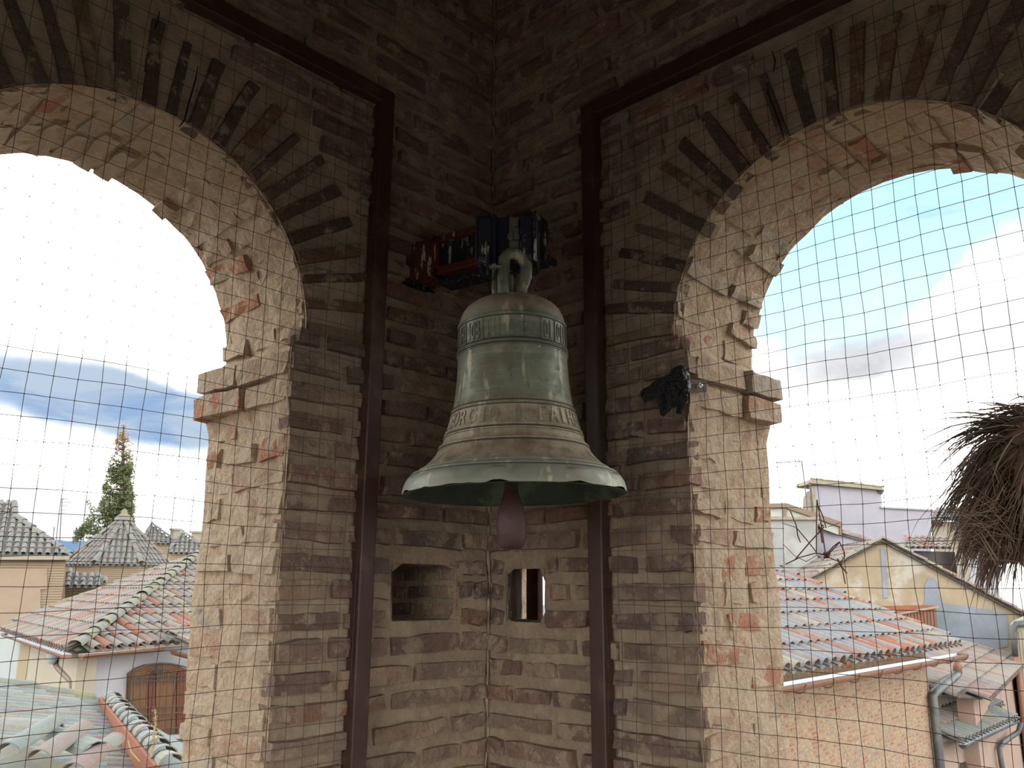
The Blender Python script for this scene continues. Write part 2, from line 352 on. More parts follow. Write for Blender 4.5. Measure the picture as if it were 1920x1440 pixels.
def frame_m(xa, ya, o):
    """matrix whose local x, -y(front) map to the given world directions"""
    xa = Vector(xa).normalized(); ya = Vector(ya).normalized(); za = xa.cross(ya); return Matrix(((xa.x, ya.x, za.x, o.x), (xa.y, ya.y, za.y, o.y), (xa.z, ya.z, za.z, o.z), (0, 0, 0, 1)))
LIB = {}
def lib(kind, L, H, D, rgh):
    key = (kind, round(L/.02), round(H/.01)); v = LIB.setdefault(key, [])
    if len(v) < 5:
        me = brick_mesh(L, H, D, rgh); me.materials.append(M[kind]); v.append(me); return me
    return R.choice(v)
def place(kind, L, H, D, mw, rgh, lst): lst.append((kind, L, H, D, mw, rgh))
def commit(parent, lst, cap=300, name='brick', stuff='brick_courses'):
    """nearest in view as bricks of their own, the rest joined"""
    def score(e):
        p = e[4].translation; v = p-CAM; d = v.dot(FW)
        if d < .1: return 1e9
        x = abs(v.dot(CR)/d)*F; y = abs(v.dot(CU)/d)*F
        return (v.length if x < 1000 and y < 760 else 100+v.length)/max(.3, (e[1]*4))
    lst = sorted(lst, key=score); rest = []
    for i, (kind, L, H, D, mw, rgh) in enumerate(lst):
        if i < cap and score(lst[i]) < 400:
            o = link(name, lib(kind, L, H, D, rgh), None, parent); o.matrix_basis = CHAIN.get(parent.name, Matrix.Identity(4)) @ mw
        else: rest.append((kind, L, H, D, mw, rgh))
    by = {}
    for e in rest: by.setdefault(e[0], []).append(e)
    for kind, es in by.items():
        vs = []; fs = []
        for k_, L, H, D, mw, rgh in es:
            me = lib(kind, L, H, D, rgh); b = len(vs); vs += [mw @ v.co for v in me.vertices]; fs += [tuple(i+b for i in p.vertices) for p in me.polygons]
        o = pyd(stuff, vs, fs, kind, parent); o['kind'] = 'stuff'
for side in 'LR':
    lst = []; ad = wl(1, 0, 0, side)-wl(0, 0, 0, side); nd = wl(0, 0, 1, side)-wl(0, 0, 0, side); zz = Vector((0, 0, 1))
    left = -ad if side == 'L' else ad                      # local x so that x × (into wall) = up
    xa = ad if ad.cross(nd).z > 0 else -ad
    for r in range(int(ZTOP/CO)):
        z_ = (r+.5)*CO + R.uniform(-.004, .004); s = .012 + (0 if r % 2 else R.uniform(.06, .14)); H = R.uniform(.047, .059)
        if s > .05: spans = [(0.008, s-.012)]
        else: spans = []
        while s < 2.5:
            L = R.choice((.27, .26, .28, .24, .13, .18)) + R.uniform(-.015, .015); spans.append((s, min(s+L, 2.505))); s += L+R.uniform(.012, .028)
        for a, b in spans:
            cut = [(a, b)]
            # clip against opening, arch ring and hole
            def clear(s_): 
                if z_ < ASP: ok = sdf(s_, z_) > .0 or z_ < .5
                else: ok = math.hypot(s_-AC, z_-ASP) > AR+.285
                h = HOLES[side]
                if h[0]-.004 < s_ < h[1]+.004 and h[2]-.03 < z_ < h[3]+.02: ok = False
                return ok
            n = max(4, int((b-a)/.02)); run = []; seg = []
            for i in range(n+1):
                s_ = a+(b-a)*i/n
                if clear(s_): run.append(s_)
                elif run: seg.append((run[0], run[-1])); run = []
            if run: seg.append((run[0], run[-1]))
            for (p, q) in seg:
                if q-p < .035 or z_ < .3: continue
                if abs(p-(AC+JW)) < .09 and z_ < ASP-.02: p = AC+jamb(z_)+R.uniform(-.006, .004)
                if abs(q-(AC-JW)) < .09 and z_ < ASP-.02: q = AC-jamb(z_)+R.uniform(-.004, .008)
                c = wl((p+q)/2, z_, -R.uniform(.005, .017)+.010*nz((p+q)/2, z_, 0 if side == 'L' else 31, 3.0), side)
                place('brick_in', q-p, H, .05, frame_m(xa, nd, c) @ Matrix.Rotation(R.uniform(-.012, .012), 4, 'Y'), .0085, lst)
    h = HOLES[side]; fl = nd if nd.cross(-ad).z > 0 else -nd
    for i in range(3 if side == 'L' else 0):
        z_ = h[2]+(h[3]-h[2])*(i+.5)/3; n0 = .0
        while n0 < (.28 if side == 'L' else .36):
            L = R.uniform(.10, .2); place('brick_in', L, .045, .03, frame_m(fl, -ad, wl(h[0]+.004+R.uniform(0, .006), z_, n0+L/2, side)), .005, lst); n0 += L+.012
    # ring of bricks on edge round the arch
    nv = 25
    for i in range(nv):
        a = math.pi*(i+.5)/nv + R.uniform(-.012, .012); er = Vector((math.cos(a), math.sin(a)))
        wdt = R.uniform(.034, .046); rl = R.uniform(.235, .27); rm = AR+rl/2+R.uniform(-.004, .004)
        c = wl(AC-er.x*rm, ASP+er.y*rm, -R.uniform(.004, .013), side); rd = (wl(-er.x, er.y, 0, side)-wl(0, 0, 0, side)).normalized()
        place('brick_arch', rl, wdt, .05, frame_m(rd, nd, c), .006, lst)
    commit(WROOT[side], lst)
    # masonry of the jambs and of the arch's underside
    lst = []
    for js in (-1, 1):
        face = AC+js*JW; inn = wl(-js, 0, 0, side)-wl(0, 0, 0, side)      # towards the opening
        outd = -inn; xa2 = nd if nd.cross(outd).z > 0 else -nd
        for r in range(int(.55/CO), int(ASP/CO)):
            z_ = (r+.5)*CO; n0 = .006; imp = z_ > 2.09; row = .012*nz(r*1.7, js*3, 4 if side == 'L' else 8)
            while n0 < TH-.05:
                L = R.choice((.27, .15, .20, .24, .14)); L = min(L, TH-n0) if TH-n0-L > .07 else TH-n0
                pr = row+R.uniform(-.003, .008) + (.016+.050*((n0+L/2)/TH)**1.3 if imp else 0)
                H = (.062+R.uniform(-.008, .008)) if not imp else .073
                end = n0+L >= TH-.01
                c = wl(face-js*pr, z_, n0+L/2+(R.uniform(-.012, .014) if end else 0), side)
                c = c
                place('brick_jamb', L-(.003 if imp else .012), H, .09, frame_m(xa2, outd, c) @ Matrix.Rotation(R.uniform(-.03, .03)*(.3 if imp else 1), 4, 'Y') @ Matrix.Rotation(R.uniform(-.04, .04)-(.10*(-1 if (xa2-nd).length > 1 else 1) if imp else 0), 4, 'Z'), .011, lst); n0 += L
    nv = 25
    for i in range(nv):
        a = math.pi*(i+.5)/nv; er = Vector((math.cos(a), math.sin(a))); n0 = .004; row = R.uniform(-.006, .010)
        while n0 < TH-.05:
            L = R.choice((.27, .15, .20, .24)); L = min(L, TH-n0) if TH-n0-L > .07 else TH-n0
            pr = row+R.uniform(-.004, .006)+(R.uniform(-.004, .016) if n0+L >= TH-.01 else 0)
            c = wl(AC-er.x*(AR-pr), ASP+er.y*(AR-pr), n0+L/2+(R.uniform(-.015, .012) if n0+L >= TH-.01 else 0), side); outd = (wl(-er.x, er.y, 0, side)-wl(0, 0, 0, side)).normalized()
            place('brick_jamb', L-.008, R.uniform(.046, .060), .09, frame_m(nd, outd, c) @ Matrix.Rotation(R.uniform(-.02, .02), 4, 'Y'), .010, lst); n0 += L
    par = empty('arch_opening', (0, 0, 0), WROOT[side]); lab(par, 'sandy rough masonry lining of the arched opening')
    commit(par, lst, 300, 'brick', 'lining_stones')
m = MB(); m.tube([Vector((-.004+.006*nz(z_, 1, 0, 9), -.004+.006*nz(z_, 7, 0, 9), z_)) for z_ in np.arange(0, ZTOP, .03)], [.004+.007*nz(z_, 3, 0, 21) for z_ in np.arange(0, ZTOP, .03)], 8); m.build('corner_mortar', 'mortar_in', WROOT['L'], True)
M['crack'] = plain('black_crack', (.008, .007, .006), 1)
for side, ps in (('L', [[(371, 124), (366, 150), (355, 190), (345, 225), (335, 238)], [(299, 22), (296, 40), (291, 55)]]), ('R', [[(1440, 155), (1440, 175), (1452, 205), (1462, 235), (1471, 262)], [(1447, 95), (1454, 115), (1450, 135)]])):
    for q_ in ps:
        m = MB(); pts = [(ony if side == 'L' else onx)(x+R.uniform(-1, 1), y, -.014) for x, y in q_]; m.tube(pts, [.0012]+[.0024]*(len(pts)-2)+[.0012], 5); m.build('crack', 'crack', WROOT[side])
# ---- steel frames with the bird nets
def netpt(s, z_, side):
    k = 3 if side == 'L' else 17
    return wl(s+.007*nz(s, z_, k, 3)+.004*nz(s, z_, k, 9), z_+.012*nz(s, z_, k+5, 2.2)+.005*nz(s, z_, k+5, 8), -.032+.012*nz(s, z_, k+9, 4), side)
for side in 'LR':
    s0, s1, zt = (.500, 2.02, 3.18) if side == 'L' else (.452, 2.02, 3.165)
    w_ = .052; dp = .045
    word = 'left' if side == 'L' else 'right'
    rt = root('net_frame', wl(s0+w_/2, 0, 0, side), f'dark red-brown square steel tube frame round the {word} arch', 'frame', 'steel frames round the arches')
    def bar(a, b, z0, z1, nm):
        m = MB(); c0 = wl(a, z0, -dp-.001, side); 
        ch = .004
        prof = None
        m.box((wl(a, z0, -dp, side)+wl(b, z1, 0, side))/2, [abs(v) for v in (wl(b, z1, .0, side)-wl(a, z0, -dp, side))]); o = m.build(nm, 'steel', rt)
        bv = o.modifiers.new('b', 'BEVEL'); bv.width = .004; bv.segments = 2; return o
    bar(s0, s0+w_, 0, zt, 'post'); bar(s1-w_, s1, 0, zt, 'post'); bar(s0+w_, s1-w_, zt-w_, zt, 'top_rail')
    nt = lab(empty('x', (0, 0, 0)), f'fine brown square mesh bird netting stretched across the {word} arch', 'netting', 'bird nets'); bpy.data.objects.remove(nt)
    m = MB(); S = [s0+w_+.0495*i for i in range(int((s1-s0-2*w_)/.0495)+1)]; Z = [.32+.0495*i for i in range(int((zt-.4)/.0495)+1)]
    def torn(s, z_):
        if side == 'L': return False
        p = netpt(s, z_, side)-CAM; d = p.dot(FW); x, y = 960+F*p.dot(CR)/d, 720-F*p.dot(CU)/d
        return 1480 < x < 1572 and 978 < y < 1062
    for s in S:
        run = []
        for z_ in Z:
            if torn(s, z_):
                if len(run) > 1: m.tube(run, .00085, 3, False)
                run = []
            else: run.append(netpt(s, z_, side))
        if len(run) > 1: m.tube(run, .00085, 3, False)
    for z_ in Z:
        run = []
        for s in S:
            if torn(s, z_):
                if len(run) > 1: m.tube(run, .00085, 3, False)
                run = []
            else: run.append(netpt(s, z_, side))
        if len(run) > 1: m.tube(run, .00085, 3, False)
        for s in S:
            if not torn(s, z_):
                p = netpt(s, z_, side); e = .0021; m.add([p+Vector(v)*e for v in ((1, 0, 0), (-1, 0, 0), (0, 1, 0), (0, -1, 0), (0, 0, 1), (0, 0, -1))], [(0, 2, 4), (2, 1, 4), (1, 3, 4), (3, 0, 4), (2, 0, 5), (1, 2, 5), (3, 1, 5), (0, 3, 5)])
    o = m.build('bird_net', 'net', None, False, False); o.location = (0, 0, 0)
    lab(o, f'fine brown square mesh bird netting stretched across the {word} arch', 'netting', 'bird nets')
    if side == 'R':
        wires = [[(1532, 937), (1531, 985), (1531, 1040)], [(1532, 937), (1540, 985), (1548, 1040)], [(1493, 989), (1515, 1015), (1532, 1037), (1550, 1042)], [(1473, 1058), (1500, 1045), (1530, 1037), (1550, 1040)], [(1473, 1058), (1490, 1050), (1520, 1015), (1545, 988), (1543, 984), (1538, 992), (1542, 1018)], [(1550, 1040), (1562, 1025), (1574, 1016)], [(1550, 1043), (1574, 1017)], [(1574, 1016), (1583, 1035), (1584, 1043), (1577, 1053), (1570, 1048), (1576, 1060), (1588, 1075)], [(1550, 1043), (1565, 1050), (1577, 1054), (1585, 1095)], [(1482, 958), (1493, 985), (1496, 1005), (1501, 1017)], [(1535, 950), (1543, 968), (1549, 990)]]
        for wv_ in wires:
            q = MB(); pts = [onx(x, y, -.036-.006*math.sin(i*2.1)) for i, (x, y) in enumerate(wv_)]; q.tube(pts, .0016, 4); q.build('repair_wire', 'wire', o)
        q = MB(); c = onx(1550, 1041, -.036); q.tube([c+Vector((.004*math.cos(a), .007*math.sin(a*1.3), .006*math.sin(a))) for a in np.linspace(0, 14, 30)], .0016, 4); q.build('repair_wire', 'wire', o)
        q = MB()
        for wv_ in ([(1468, 1020), (1490, 1042), (1512, 1053)], [(1512, 1053), (1532, 1041), (1543, 1050)], [(1543, 1050), (1550, 1043)], [(1467, 981), (1493, 989)], [(1575, 980), (1552, 988)], [(1575, 1016), (1552, 1041)]): q.tube([onx(x, y, -.028) for x, y in wv_], .0009, 3, False)
        q.build('torn_mesh', 'net', o)['kind'] = 'stuff'
# ------------------------------------------------------------------ bell
BX, BY = -.412, -.505
ADEP = (Vector((BX, BY, 0))-Vector((CAM.x, CAM.y, 0))).dot(_fh)
def zat(py, px=965): return at(px, py, ADEP).z
def rpx(hw, py): return hw*ADEP/F/ray(965, py).dot(_fh)*1.0
def bronze(t, b):
    p = t.new('ShaderNodeTexCoord').outputs['Object']; sp = t.new('ShaderNodeSeparateXYZ'); t.put(sp.inputs[0], p); z_ = sp.outputs[2]
    n1 = t.noise(p, 7, 6, .65); n2 = t.noise(p, 34, 6, .6); st = t.noise(t.vmath('MULTIPLY', p, (26, 26, 3.0)), 1.0, 5, .6); ln = t.noise(t.vmath('MULTIPLY', p, (5, 5, 90)), 1, 4, .6)
    c = t.mix(t.step(n1, .35, .65), (.10, .115, .078), (.19, .215, .150))
    c = t.mix(t.step(ln, .42, .7, 0, .35), c, (.27, .30, .24))
    dust = t.mix(t.step(n2, .35, .65), (.25, .195, .13), (.35, .30, .215))
    # settled dust on the flaring skirt, the letter bands and the shoulder
    band = t.math('MAXIMUM', t.step(z_, .250, .195), t.math('MULTIPLY', t.step(z_, .455, .485), t.step(z_, .545, .53)))
    c = t.mix(t.math('MULTIPLY', band, t.step(n1, .25, .5, .35, .95)), c, dust)
    c = t.mix(t.step(n2, .56, .72, 0, .6), c, (.11, .08, .05)); c = t.mix(t.step(t.noise(p, 11, 5, .7), .52, .66, 0, .55), c, (.16, .12, .075))
    c = t.mix(t.math('MULTIPLY', t.step(z_, .075, .052), t.step(n1, .2, .5, .5, .95)), c, t.mix(n2, (.15, .17, .135), (.27, .285, .23)))
    run = t.math('MULTIPLY', t.step(st, .57, .64), t.step(n2, .36, .55)); c = t.mix(t.math('MULTIPLY', run, .75), c, (.50, .46, .33))
    sp2 = t.noise(t.vmath('MULTIPLY', p, (70, 70, 40)), 1.0, 2, .5); c = t.mix(t.step(sp2, .74, .79, 0, .8), c, (.62, .58, .48))
    t.put(b.inputs['Base Color'], c); b.inputs['Metallic'].default_value = .25; t.put(b.inputs['Roughness'], t.step(n2, .3, .7, .42, .68))
    bump(t, b, t.math('ADD', t.math('MULTIPLY', n2, .6), t.math('MULTIPLY', ln, .5)), .25, .003)
M['bronze'] = mat('green_bell_bronze', bronze)
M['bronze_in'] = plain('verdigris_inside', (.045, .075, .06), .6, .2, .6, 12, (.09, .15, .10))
def drop(name, base):
    def f(t, b):
        p = pos(t); st = t.noise(t.vmath('MULTIPLY', p, (60, 60, 9)), 1, 4, .6); n = t.noise(p, 40, 4, .6)
        c = t.mix(t.step(n, .35, .7, 0, .6), base, tuple(q*1.9 for q in base)); c = t.mix(t.math('MULTIPLY', t.step(st, .58, .63), t.step(n, .40, .52)), c, (.42, .39, .30))
        t.put(b.inputs['Base Color'], c); b.inputs['Roughness'].default_value = .42; bump(t, b, n, .2, .003)
    return mat(name, f)
M['navy_d'] = drop('spattered_navy_paint', (.011, .013, .024)); M['red_d'] = drop('spattered_red_paint', (.060, .016, .014)); M['red_b'] = plain('brighter_red_flange', (.105, .022, .015), .4, 0, .4, 14)
zb = zat(929); bell = root('bell', (BX, BY, zb), 'green patinated bronze bell with relief letter bands hanging in the corner', 'bell')
prof = []
for hw, py in [(209, 929), (208.5, 922), (205, 910), (203, 906), (201.5, 903.5), (198, 899), (191, 893.5), (189, 893), (178, 885), (166, 875.5), (156, 866), (148, 856), (143, 847), (141.5, 845.5), (141, 843), (137.5, 840.5), (135.5, 835), (132, 826), (131.5, 823.5), (129.8, 822), (129.6, 820), (131, 818.5), (129.5, 816.5), (128, 815), (122, 797), (118.5, 781), (119.2, 779), (117.5, 777), (116.8, 775.5), (117.5, 774), (116, 772), (113, 757), (110, 735), (108, 715), (106.8, 695), (106, 676), (107.2, 674), (106.6, 671), (107.6, 668), (106.5, 665), (104.8, 662), (104.6, 622), (106, 619), (104.6, 616), (103.5, 610), (101, 601), (97, 592), (90, 583), (80, 576), (66, 569), (50, 564.5), (34, 562), (20, 561), (0.5, 560.5)]:
    prof.append((hw*ADEP/F/1.0, zat(py)-zb))
inner = [(max(r-.030 if i > 4 else r-.016-.004*i, .001), max(z_-.012, .002) if i > 4 else z_+.0004*i) for i, (r, z_) in enumerate(prof)][::-1]
PR = prof
def lathe_local(pr, n=96): m = MB(); m.lathe(pr, (0, 0, 0), n); return m
m = lathe_local(prof)
for i, v in enumerate(m.v[:96*4]):   # worn, nibbled lip
    a = math.atan2(v.y, v.x); v.z += .0035*max(0, noise.noise(Vector((math.cos(a)*6, math.sin(a)*6, 2)))-.05)*3
me = bpy.data.meshes.new('bell_body'); me.from_pydata([tuple(v) for v in m.v], [], m.f); fix(me); bb = link('bell_body', me, 'bronze', bell, None, True)
bell.rotation_euler = (FW.x*0, 0, 0)
ti = [(prof[0][0]-.020, .0045), (prof[0][0]-.034, .020), (.235, .045), (.205, .075), (.175, .11), (.155, .16), (.135, .22), (.125, .30), (.122, .40), (.105, .46), (.06, .49), (.001, .495)]
m = lathe_local([(prof[0][0]-.0005, .0005), (prof[0][0]-.010, -.001)]+ti); me = bpy.data.meshes.new('bell_inside'); me.from_pydata([tuple(v) for v in m.v], [], m.f); fix(me); link('bell_inside', me, 'bronze_in', bell, None, True)
bell.rotation_euler = Matrix.Rotation(rad(-1.0), 3, _fh).to_euler()
M['groove_shade'] = plain('painted_groove_shade', (.055, .055, .042), .6, .2, .4, 20)  # dark rings carry the shade of the grooves between mouldings in their colour
for py, rr, mt in ((616.5, .0026, 'bronze'), (621, .0016, 'groove_shade'), (661, .0018, 'groove_shade'), (665, .0026, 'bronze'), (669, .0016, 'groove_shade'), (672, .0024, 'bronze'), (773, .0018, 'groove_shade'), (776.5, .0026, 'bronze'), (780, .0014, 'groove_shade'), (816.5, .0026, 'bronze'), (820, .0020, 'groove_shade'), (824, .0028, 'bronze'), (843, .0030, 'bronze'), (846.5, .0018, 'groove_shade'), (885, .0016, 'bronze'), (893.5, .0026, 'bronze'), (896.5, .0018, 'groove_shade')):
    z_ = zat(py)-zb; r = float(np.interp(z_, [q[1] for q in PR], [q[0] for q in PR]))+.0004; m = MB(); m.tube([(r*math.cos(a), r*math.sin(a), z_) for a in np.linspace(0, 2*math.pi, 97)], rr, 6, False)
    me = bpy.data.meshes.new('moulding_ring'); me.from_pydata([tuple(v) for v in m.v], [], m.f); fix(me); link('moulding_ring', me, mt, bell, None, True)
# relief letters bent round the bell
def letters(text, z0, z1, a0, da, wid, nm):
    """each letter stands on the bell at its own angle; a grows to the viewer's right"""
    for i, ch in enumerate(text):
        if ch == ' ': continue
        if ch == '|': 
            vs = [(0, 0), (.06, 0), (.06, 1), (0, 1)]; P = [(x-.03, y) for x, y in vs]; fs = [(0, 1, 2, 3)]; w0 = 1
        else:
            cu = bpy.data.curves.new('t', 'FONT'); cu.body = ch; cu.size = 1; cu.resolution_u = 3; cu.offset = .012
            ob = bpy.data.objects.new('t', cu); C.objects.link(ob); dg = bpy.context.evaluated_depsgraph_get(); me = ob.evaluated_get(dg).to_mesh()
            P = [(v.co.x, v.co.y) for v in me.vertices]; fs = [tuple(p.vertices) for p in me.polygons]; ob.evaluated_get(dg).to_mesh_clear(); bpy.data.objects.remove(ob); bpy.data.curves.remove(cu)
            xs = [p[0] for p in P]; ys = [p[1] for p in P]; w0 = max(max(xs)-min(xs), .12); h0 = max(ys)-min(ys)
            sc = min(1, .95 if w0 > .3 else .4); P = [((x-(max(xs)+min(xs))/2)/w0*sc, (y-min(ys))/h0) for x, y in P]
        a = a0+da*i
        def pt(x, y, off):
            z_ = z0+(z1-z0)*(.1+.8*y if ch != '|' else y); r = np.interp(z_, [q[1] for q in PR], [q[0] for q in PR])+off
            g = YAW+math.pi+a+x*wid*da; return (r*math.cos(g), r*math.sin(g), z_)
        n = len(P); vs = [pt(x, y, .0025) for x, y in P]+[pt(x, y, -.002) for x, y in P]
        cnt = {}
        for f in fs:
            for k in range(len(f)): e = (f[k], f[(k+1) % len(f)]); cnt[e] = 1
        sd = [(e[0], e[1], e[1]+n, e[0]+n) for e in cnt if (e[1], e[0]) not in cnt]
        me = bpy.data.meshes.new(nm); me.from_pydata(vs, [], [tuple(f) for f in fs]+sd); fix(me); link(nm, me, 'bronze', bell)
b0, b1 = zat(662)-zb+.001, zat(621)-zb-.001; letters('IO|IH|IOB|TI| O |  |OI|OII|IO|', b0, b1, -1.52, .108, .82, 'relief_letter')
b0, b1 = zat(815)-zb+.001, zat(779)-zb-.001; letters('SGEORGIO · EAIHES|', b0, b1, -1.56, .182, .84, 'relief_letter')
# crown loops
m = MB(); D = ADEP-.035
def loop(px, rr, d): 
    q = MB(); inv = Matrix.Translation((BX, BY, zb)).inverted()
    pts = [at(x, y, d+o) for x, y, o in px]; q.tube(pts, rr, 10); return q
loop([(951, 566, 0), (951, 540, 0), (951, 505, 0), (953, 485, 0), (962, 476, .0), (976, 477, 0), (987, 484, 0), (994, 500, 0), (993, 520, 0), (985, 540, .01), (981, 566, .01)], .0175, ADEP-.03).build('crown_loop', 'bronze', bell, True)
loop([(938, 566, .02), (936, 540, .02), (940, 505, .03), (950, 482, .05), (960, 478, .08), (964, 500, .09), (962, 560, .09)], .012, ADEP-.01).build('crown_loop', 'bronze', bell, True)
# clapper
cz = zat(1030, 958); cl = [(0.002, 1030), (16, 1029), (23, 1024), (26.5, 1008), (28.5, 985), (27, 968), (21, 945), (14, 925), (11, 900), (10, 860), (9, 800)]
dd = ADEP-.02; m = MB(); m.lathe([(hw*dd/F, at(958, py, dd).z-at(958, 1030, dd).z) for hw, py in cl], at(958, 1030, dd), 24); M['clap'] = plain('rusty_iron', (.115, .055, .055), .6, .2, .5, 14, (.07, .035, .03)); m.build('clapper', 'clap', bell, True)
# ------------------------------------------------------------------ bracket beam and yoke
P0 = ony(764, 528, 0); P1 = ony(821, 545, 0); PT = ony(766, 457, 0); wb = .5*(P1.x-P0.x)+.03
bm = root('bell_beam', (P0.x, 0, P0.z), 'rust-red and navy steel bracket beam built into the left wall carrying the bell', 'beam')
bd_ = Vector((.175, -.985, 0)); sdv = Vector((.985, .175, 0)); H = PT.z-P0.z; z0 = P0.z
def bbox(l0, l1, s0, s1, h0, h1, nm, mt, bev=.003):
    m = MB(); o0 = Vector((P0.x, 0, z0)); c = o0+bd_*((l0+l1)/2)+sdv*((s0+s1)/2)+Vector((0, 0, (h0+h1)/2)); q = Matrix((bd_, sdv, (0, 0, 1))).transposed()
    m.box(c, (l1-l0, s1-s0, h1-h0), q); o = m.build(nm, mt, bm); bv = o.modifiers.new('b', 'BEVEL'); bv.width = bev; bv.segments = 3; return o
bbox(-.04, .125, 0, wb, 0, H, 'web_plate', 'red_d'); bbox(.1, .47, 0, wb, H-.022, H, 'flange', 'red_d'); bbox(.1, .47, 0, wb, 0, .026, 'flange', 'red_b'); bbox(.1, .47, .022, wb-.01, .02, H-.02, 'web_plate', 'navy_d')
bbox(-.02, .02, -.012, wb+.02, -.012, 0, 'bearing_plate', 'navy_d', .002); bbox(.10, .50, .03, wb+.01, -.020, 0, 'bearing_plate', 'navy_d', .002)
bbox(.40, .475, .0, wb+.005, -.012, H+.004, 'end_cap', 'navy_d', .012)
yc = at(952, 452, ADEP+.03); yz0, yz1 = at(952, 500, ADEP).z, at(952, 408, ADEP).z
q = Matrix((_rt, -_fh, (0, 0, 1))).transposed()
q = Matrix.Rotation(rad(-8), 3, 'Z') @ q
def ybox(xo, yo, zo, sx, sy, sz, nm, mt, bev):
    m = MB(); m.box(Vector((yc.x, yc.y, 0))+q@Vector((xo, yo, 0))+Vector((0, 0, zo)), (sx, sy, sz), q); o = m.build(nm, mt, bm); bv = o.modifiers.new('b', 'BEVEL'); bv.width = bev; bv.segments = 4; return o
zc = (yz0+yz1)/2; hh = yz1-yz0
ybox(-.058, 0, zc, .052, .13, hh, 'yoke_cheek', 'navy_d', .018); ybox(.062, 0, zc, .05, .13, hh, 'yoke_cheek', 'navy_d', .018); ybox(0, -.012, zc+.002, .10, .10, hh-.006, 'yoke_block', 'navy_d', .006)
ybox(.026, .042, zc+.004, .032, .012, hh*.86, 'bolt_plate', 'bolt', .003); ybox(-.03, .05, zc, .012, .02, hh, 'yoke_rib', 'navy_d', .003); ybox(.085, .02, zc, .008, .10, hh*.98, 'yoke_rib', 'navy_d', .003); ybox(-.078, .02, zc, .008, .09, hh*.9, 'yoke_rib', 'navy_d', .003)
def bolt(px, py, d, ln, par, r=.009):
    m = MB(); c = at(px, py, d); a = q@Vector((0, 1, 0)); m.tube([c-a*0.01, c+a*.010], r, 6); m.tube([c+a*.008, c+a*ln], r*.55, 8); m.build('bolt', 'bolt', par)
bolt(966, 421, ADEP-.03, .02, bm, .010); bolt(958, 446, ADEP-.03, .022, bm, .009); bolt(969, 446, ADEP-.03, .018, bm, .009)
ybox(-.042, .055, yz0+.002, .010, .05, .085, 'hanger_strap', 'navy_d', .003)
m = MB(); c = at(926, 500, ADEP-.07); a = _rt; m.tube([c-a*.006, c+a*.006], .011, 6); m.tube([c-a*.012, c+a*.02], .006, 8); m.build('bolt', 'bolt', bm)
# ------------------------------------------------------------------ plastic-wrapped fitting on the right impost
M['plastic'] = plain('black_bin_liner', (.028, .028, .032), .16, 0, .2, 14, None, 1.0, .04)
M['bracket'] = plain('brown_bracket_plate', (.045, .024, .018), .85)
bg_ = root('wrapped_fitting', onx(1262, 735, -.06), 'black plastic wrapped fitting on a brown bracket at the right arch impost', 'wrapped fitting')
def lump(cpx, ends, rr, nm, seg=14, ring=16, flat=.55):
    """creased bag shape following a px path on a plane just off the wall"""
    m = MB(); pts = [onx(x, y, n) for x, y, n in ends]; k = 0; path = []
    for i in range(seg+1):
        t = i/seg*(len(pts)-1); j = min(int(t), len(pts)-2); f = t-j; path.append((pts[j].lerp(pts[j+1], f), rr[j]*(1-f)+rr[j+1]*f))
    for i, (p, r) in enumerate(path):
        a = path[max(i-1, 0)][0]; b = path[min(i+1, seg)][0]; t = (b-a).normalized(); u = t.cross(Vector((1, 0, 0))).normalized()
        for g in range(ring):
            an = 2*math.pi*g/ring; d = u*math.cos(an)+Vector((1, 0, 0))*math.sin(an)*flat; w_ = 1+.38*nz(p.y*60+g*.9, p.z*60, i*.35)+.25*(g % 2-.5)*nz(i*.8, g, 3)*2
            m.v.append(p+d*r*w_)
    for i in range(seg):
        for g in range(ring): m.f.append((i*ring+g, i*ring+(g+1) % ring, (i+1)*ring+(g+1) % ring, (i+1)*ring+g))
    m.f.append(tuple(range(ring))[::-1]); m.f.append(tuple(seg*ring+g for g in range(ring)))
    return m.build(nm, 'plastic', bg_)
lump(0, [(1268, 690, -.05), (1272, 700, -.05), (1268, 725, -.055), (1262, 745, -.055), (1250, 752, -.05)], [.018, .030, .038, .035, .015], 'wrapped_body')
lump(0, [(1268, 722, -.06), (1240, 725, -.07), (1222, 735, -.08), (1205, 745, -.085)], [.030, .026, .020, .019], 'plastic_flap', flat=.35)
lump(0, [(1260, 740, -.07), (1250, 755, -.07), (1245, 768, -.07), (1240, 779, -.065)], [.022, .022, .018, .006], 'plastic_flap', flat=.25)
lump(0, [(1276, 725, -.065), (1280, 745, -.065), (1275, 760, -.06), (1272, 776, -.06)], [.020, .015, .012, .008], 'plastic_flap', flat=.25)
a0 = onx(1284, 712, -.025); m = MB(); cpl = [ (onx(1284, 712, -.02)), onx(1284, 735, -.02)]
fx = -.78-.040
pl = [ony(1286, 712, fx+.012), ony(1323, 712, fx+.012), ony(1323, 735, fx+.012), ony(1286, 736, fx+.012)]
m.prism(pl, (0, -.003, 0)); m.build('bracket_plate', 'bracket', bg_)
m = MB(); c = ony(1310, 723, fx+.004); m.tube([c, c+Vector((0, -.012, 0))], .004, 8); m.tube([c+Vector((0, -.003, 0)), c+Vector((0, -.006, 0))], .007, 6); M['white'] = plain('white_screw', (.75, .75, .72), .5); m.build('screw', 'white', bg_)
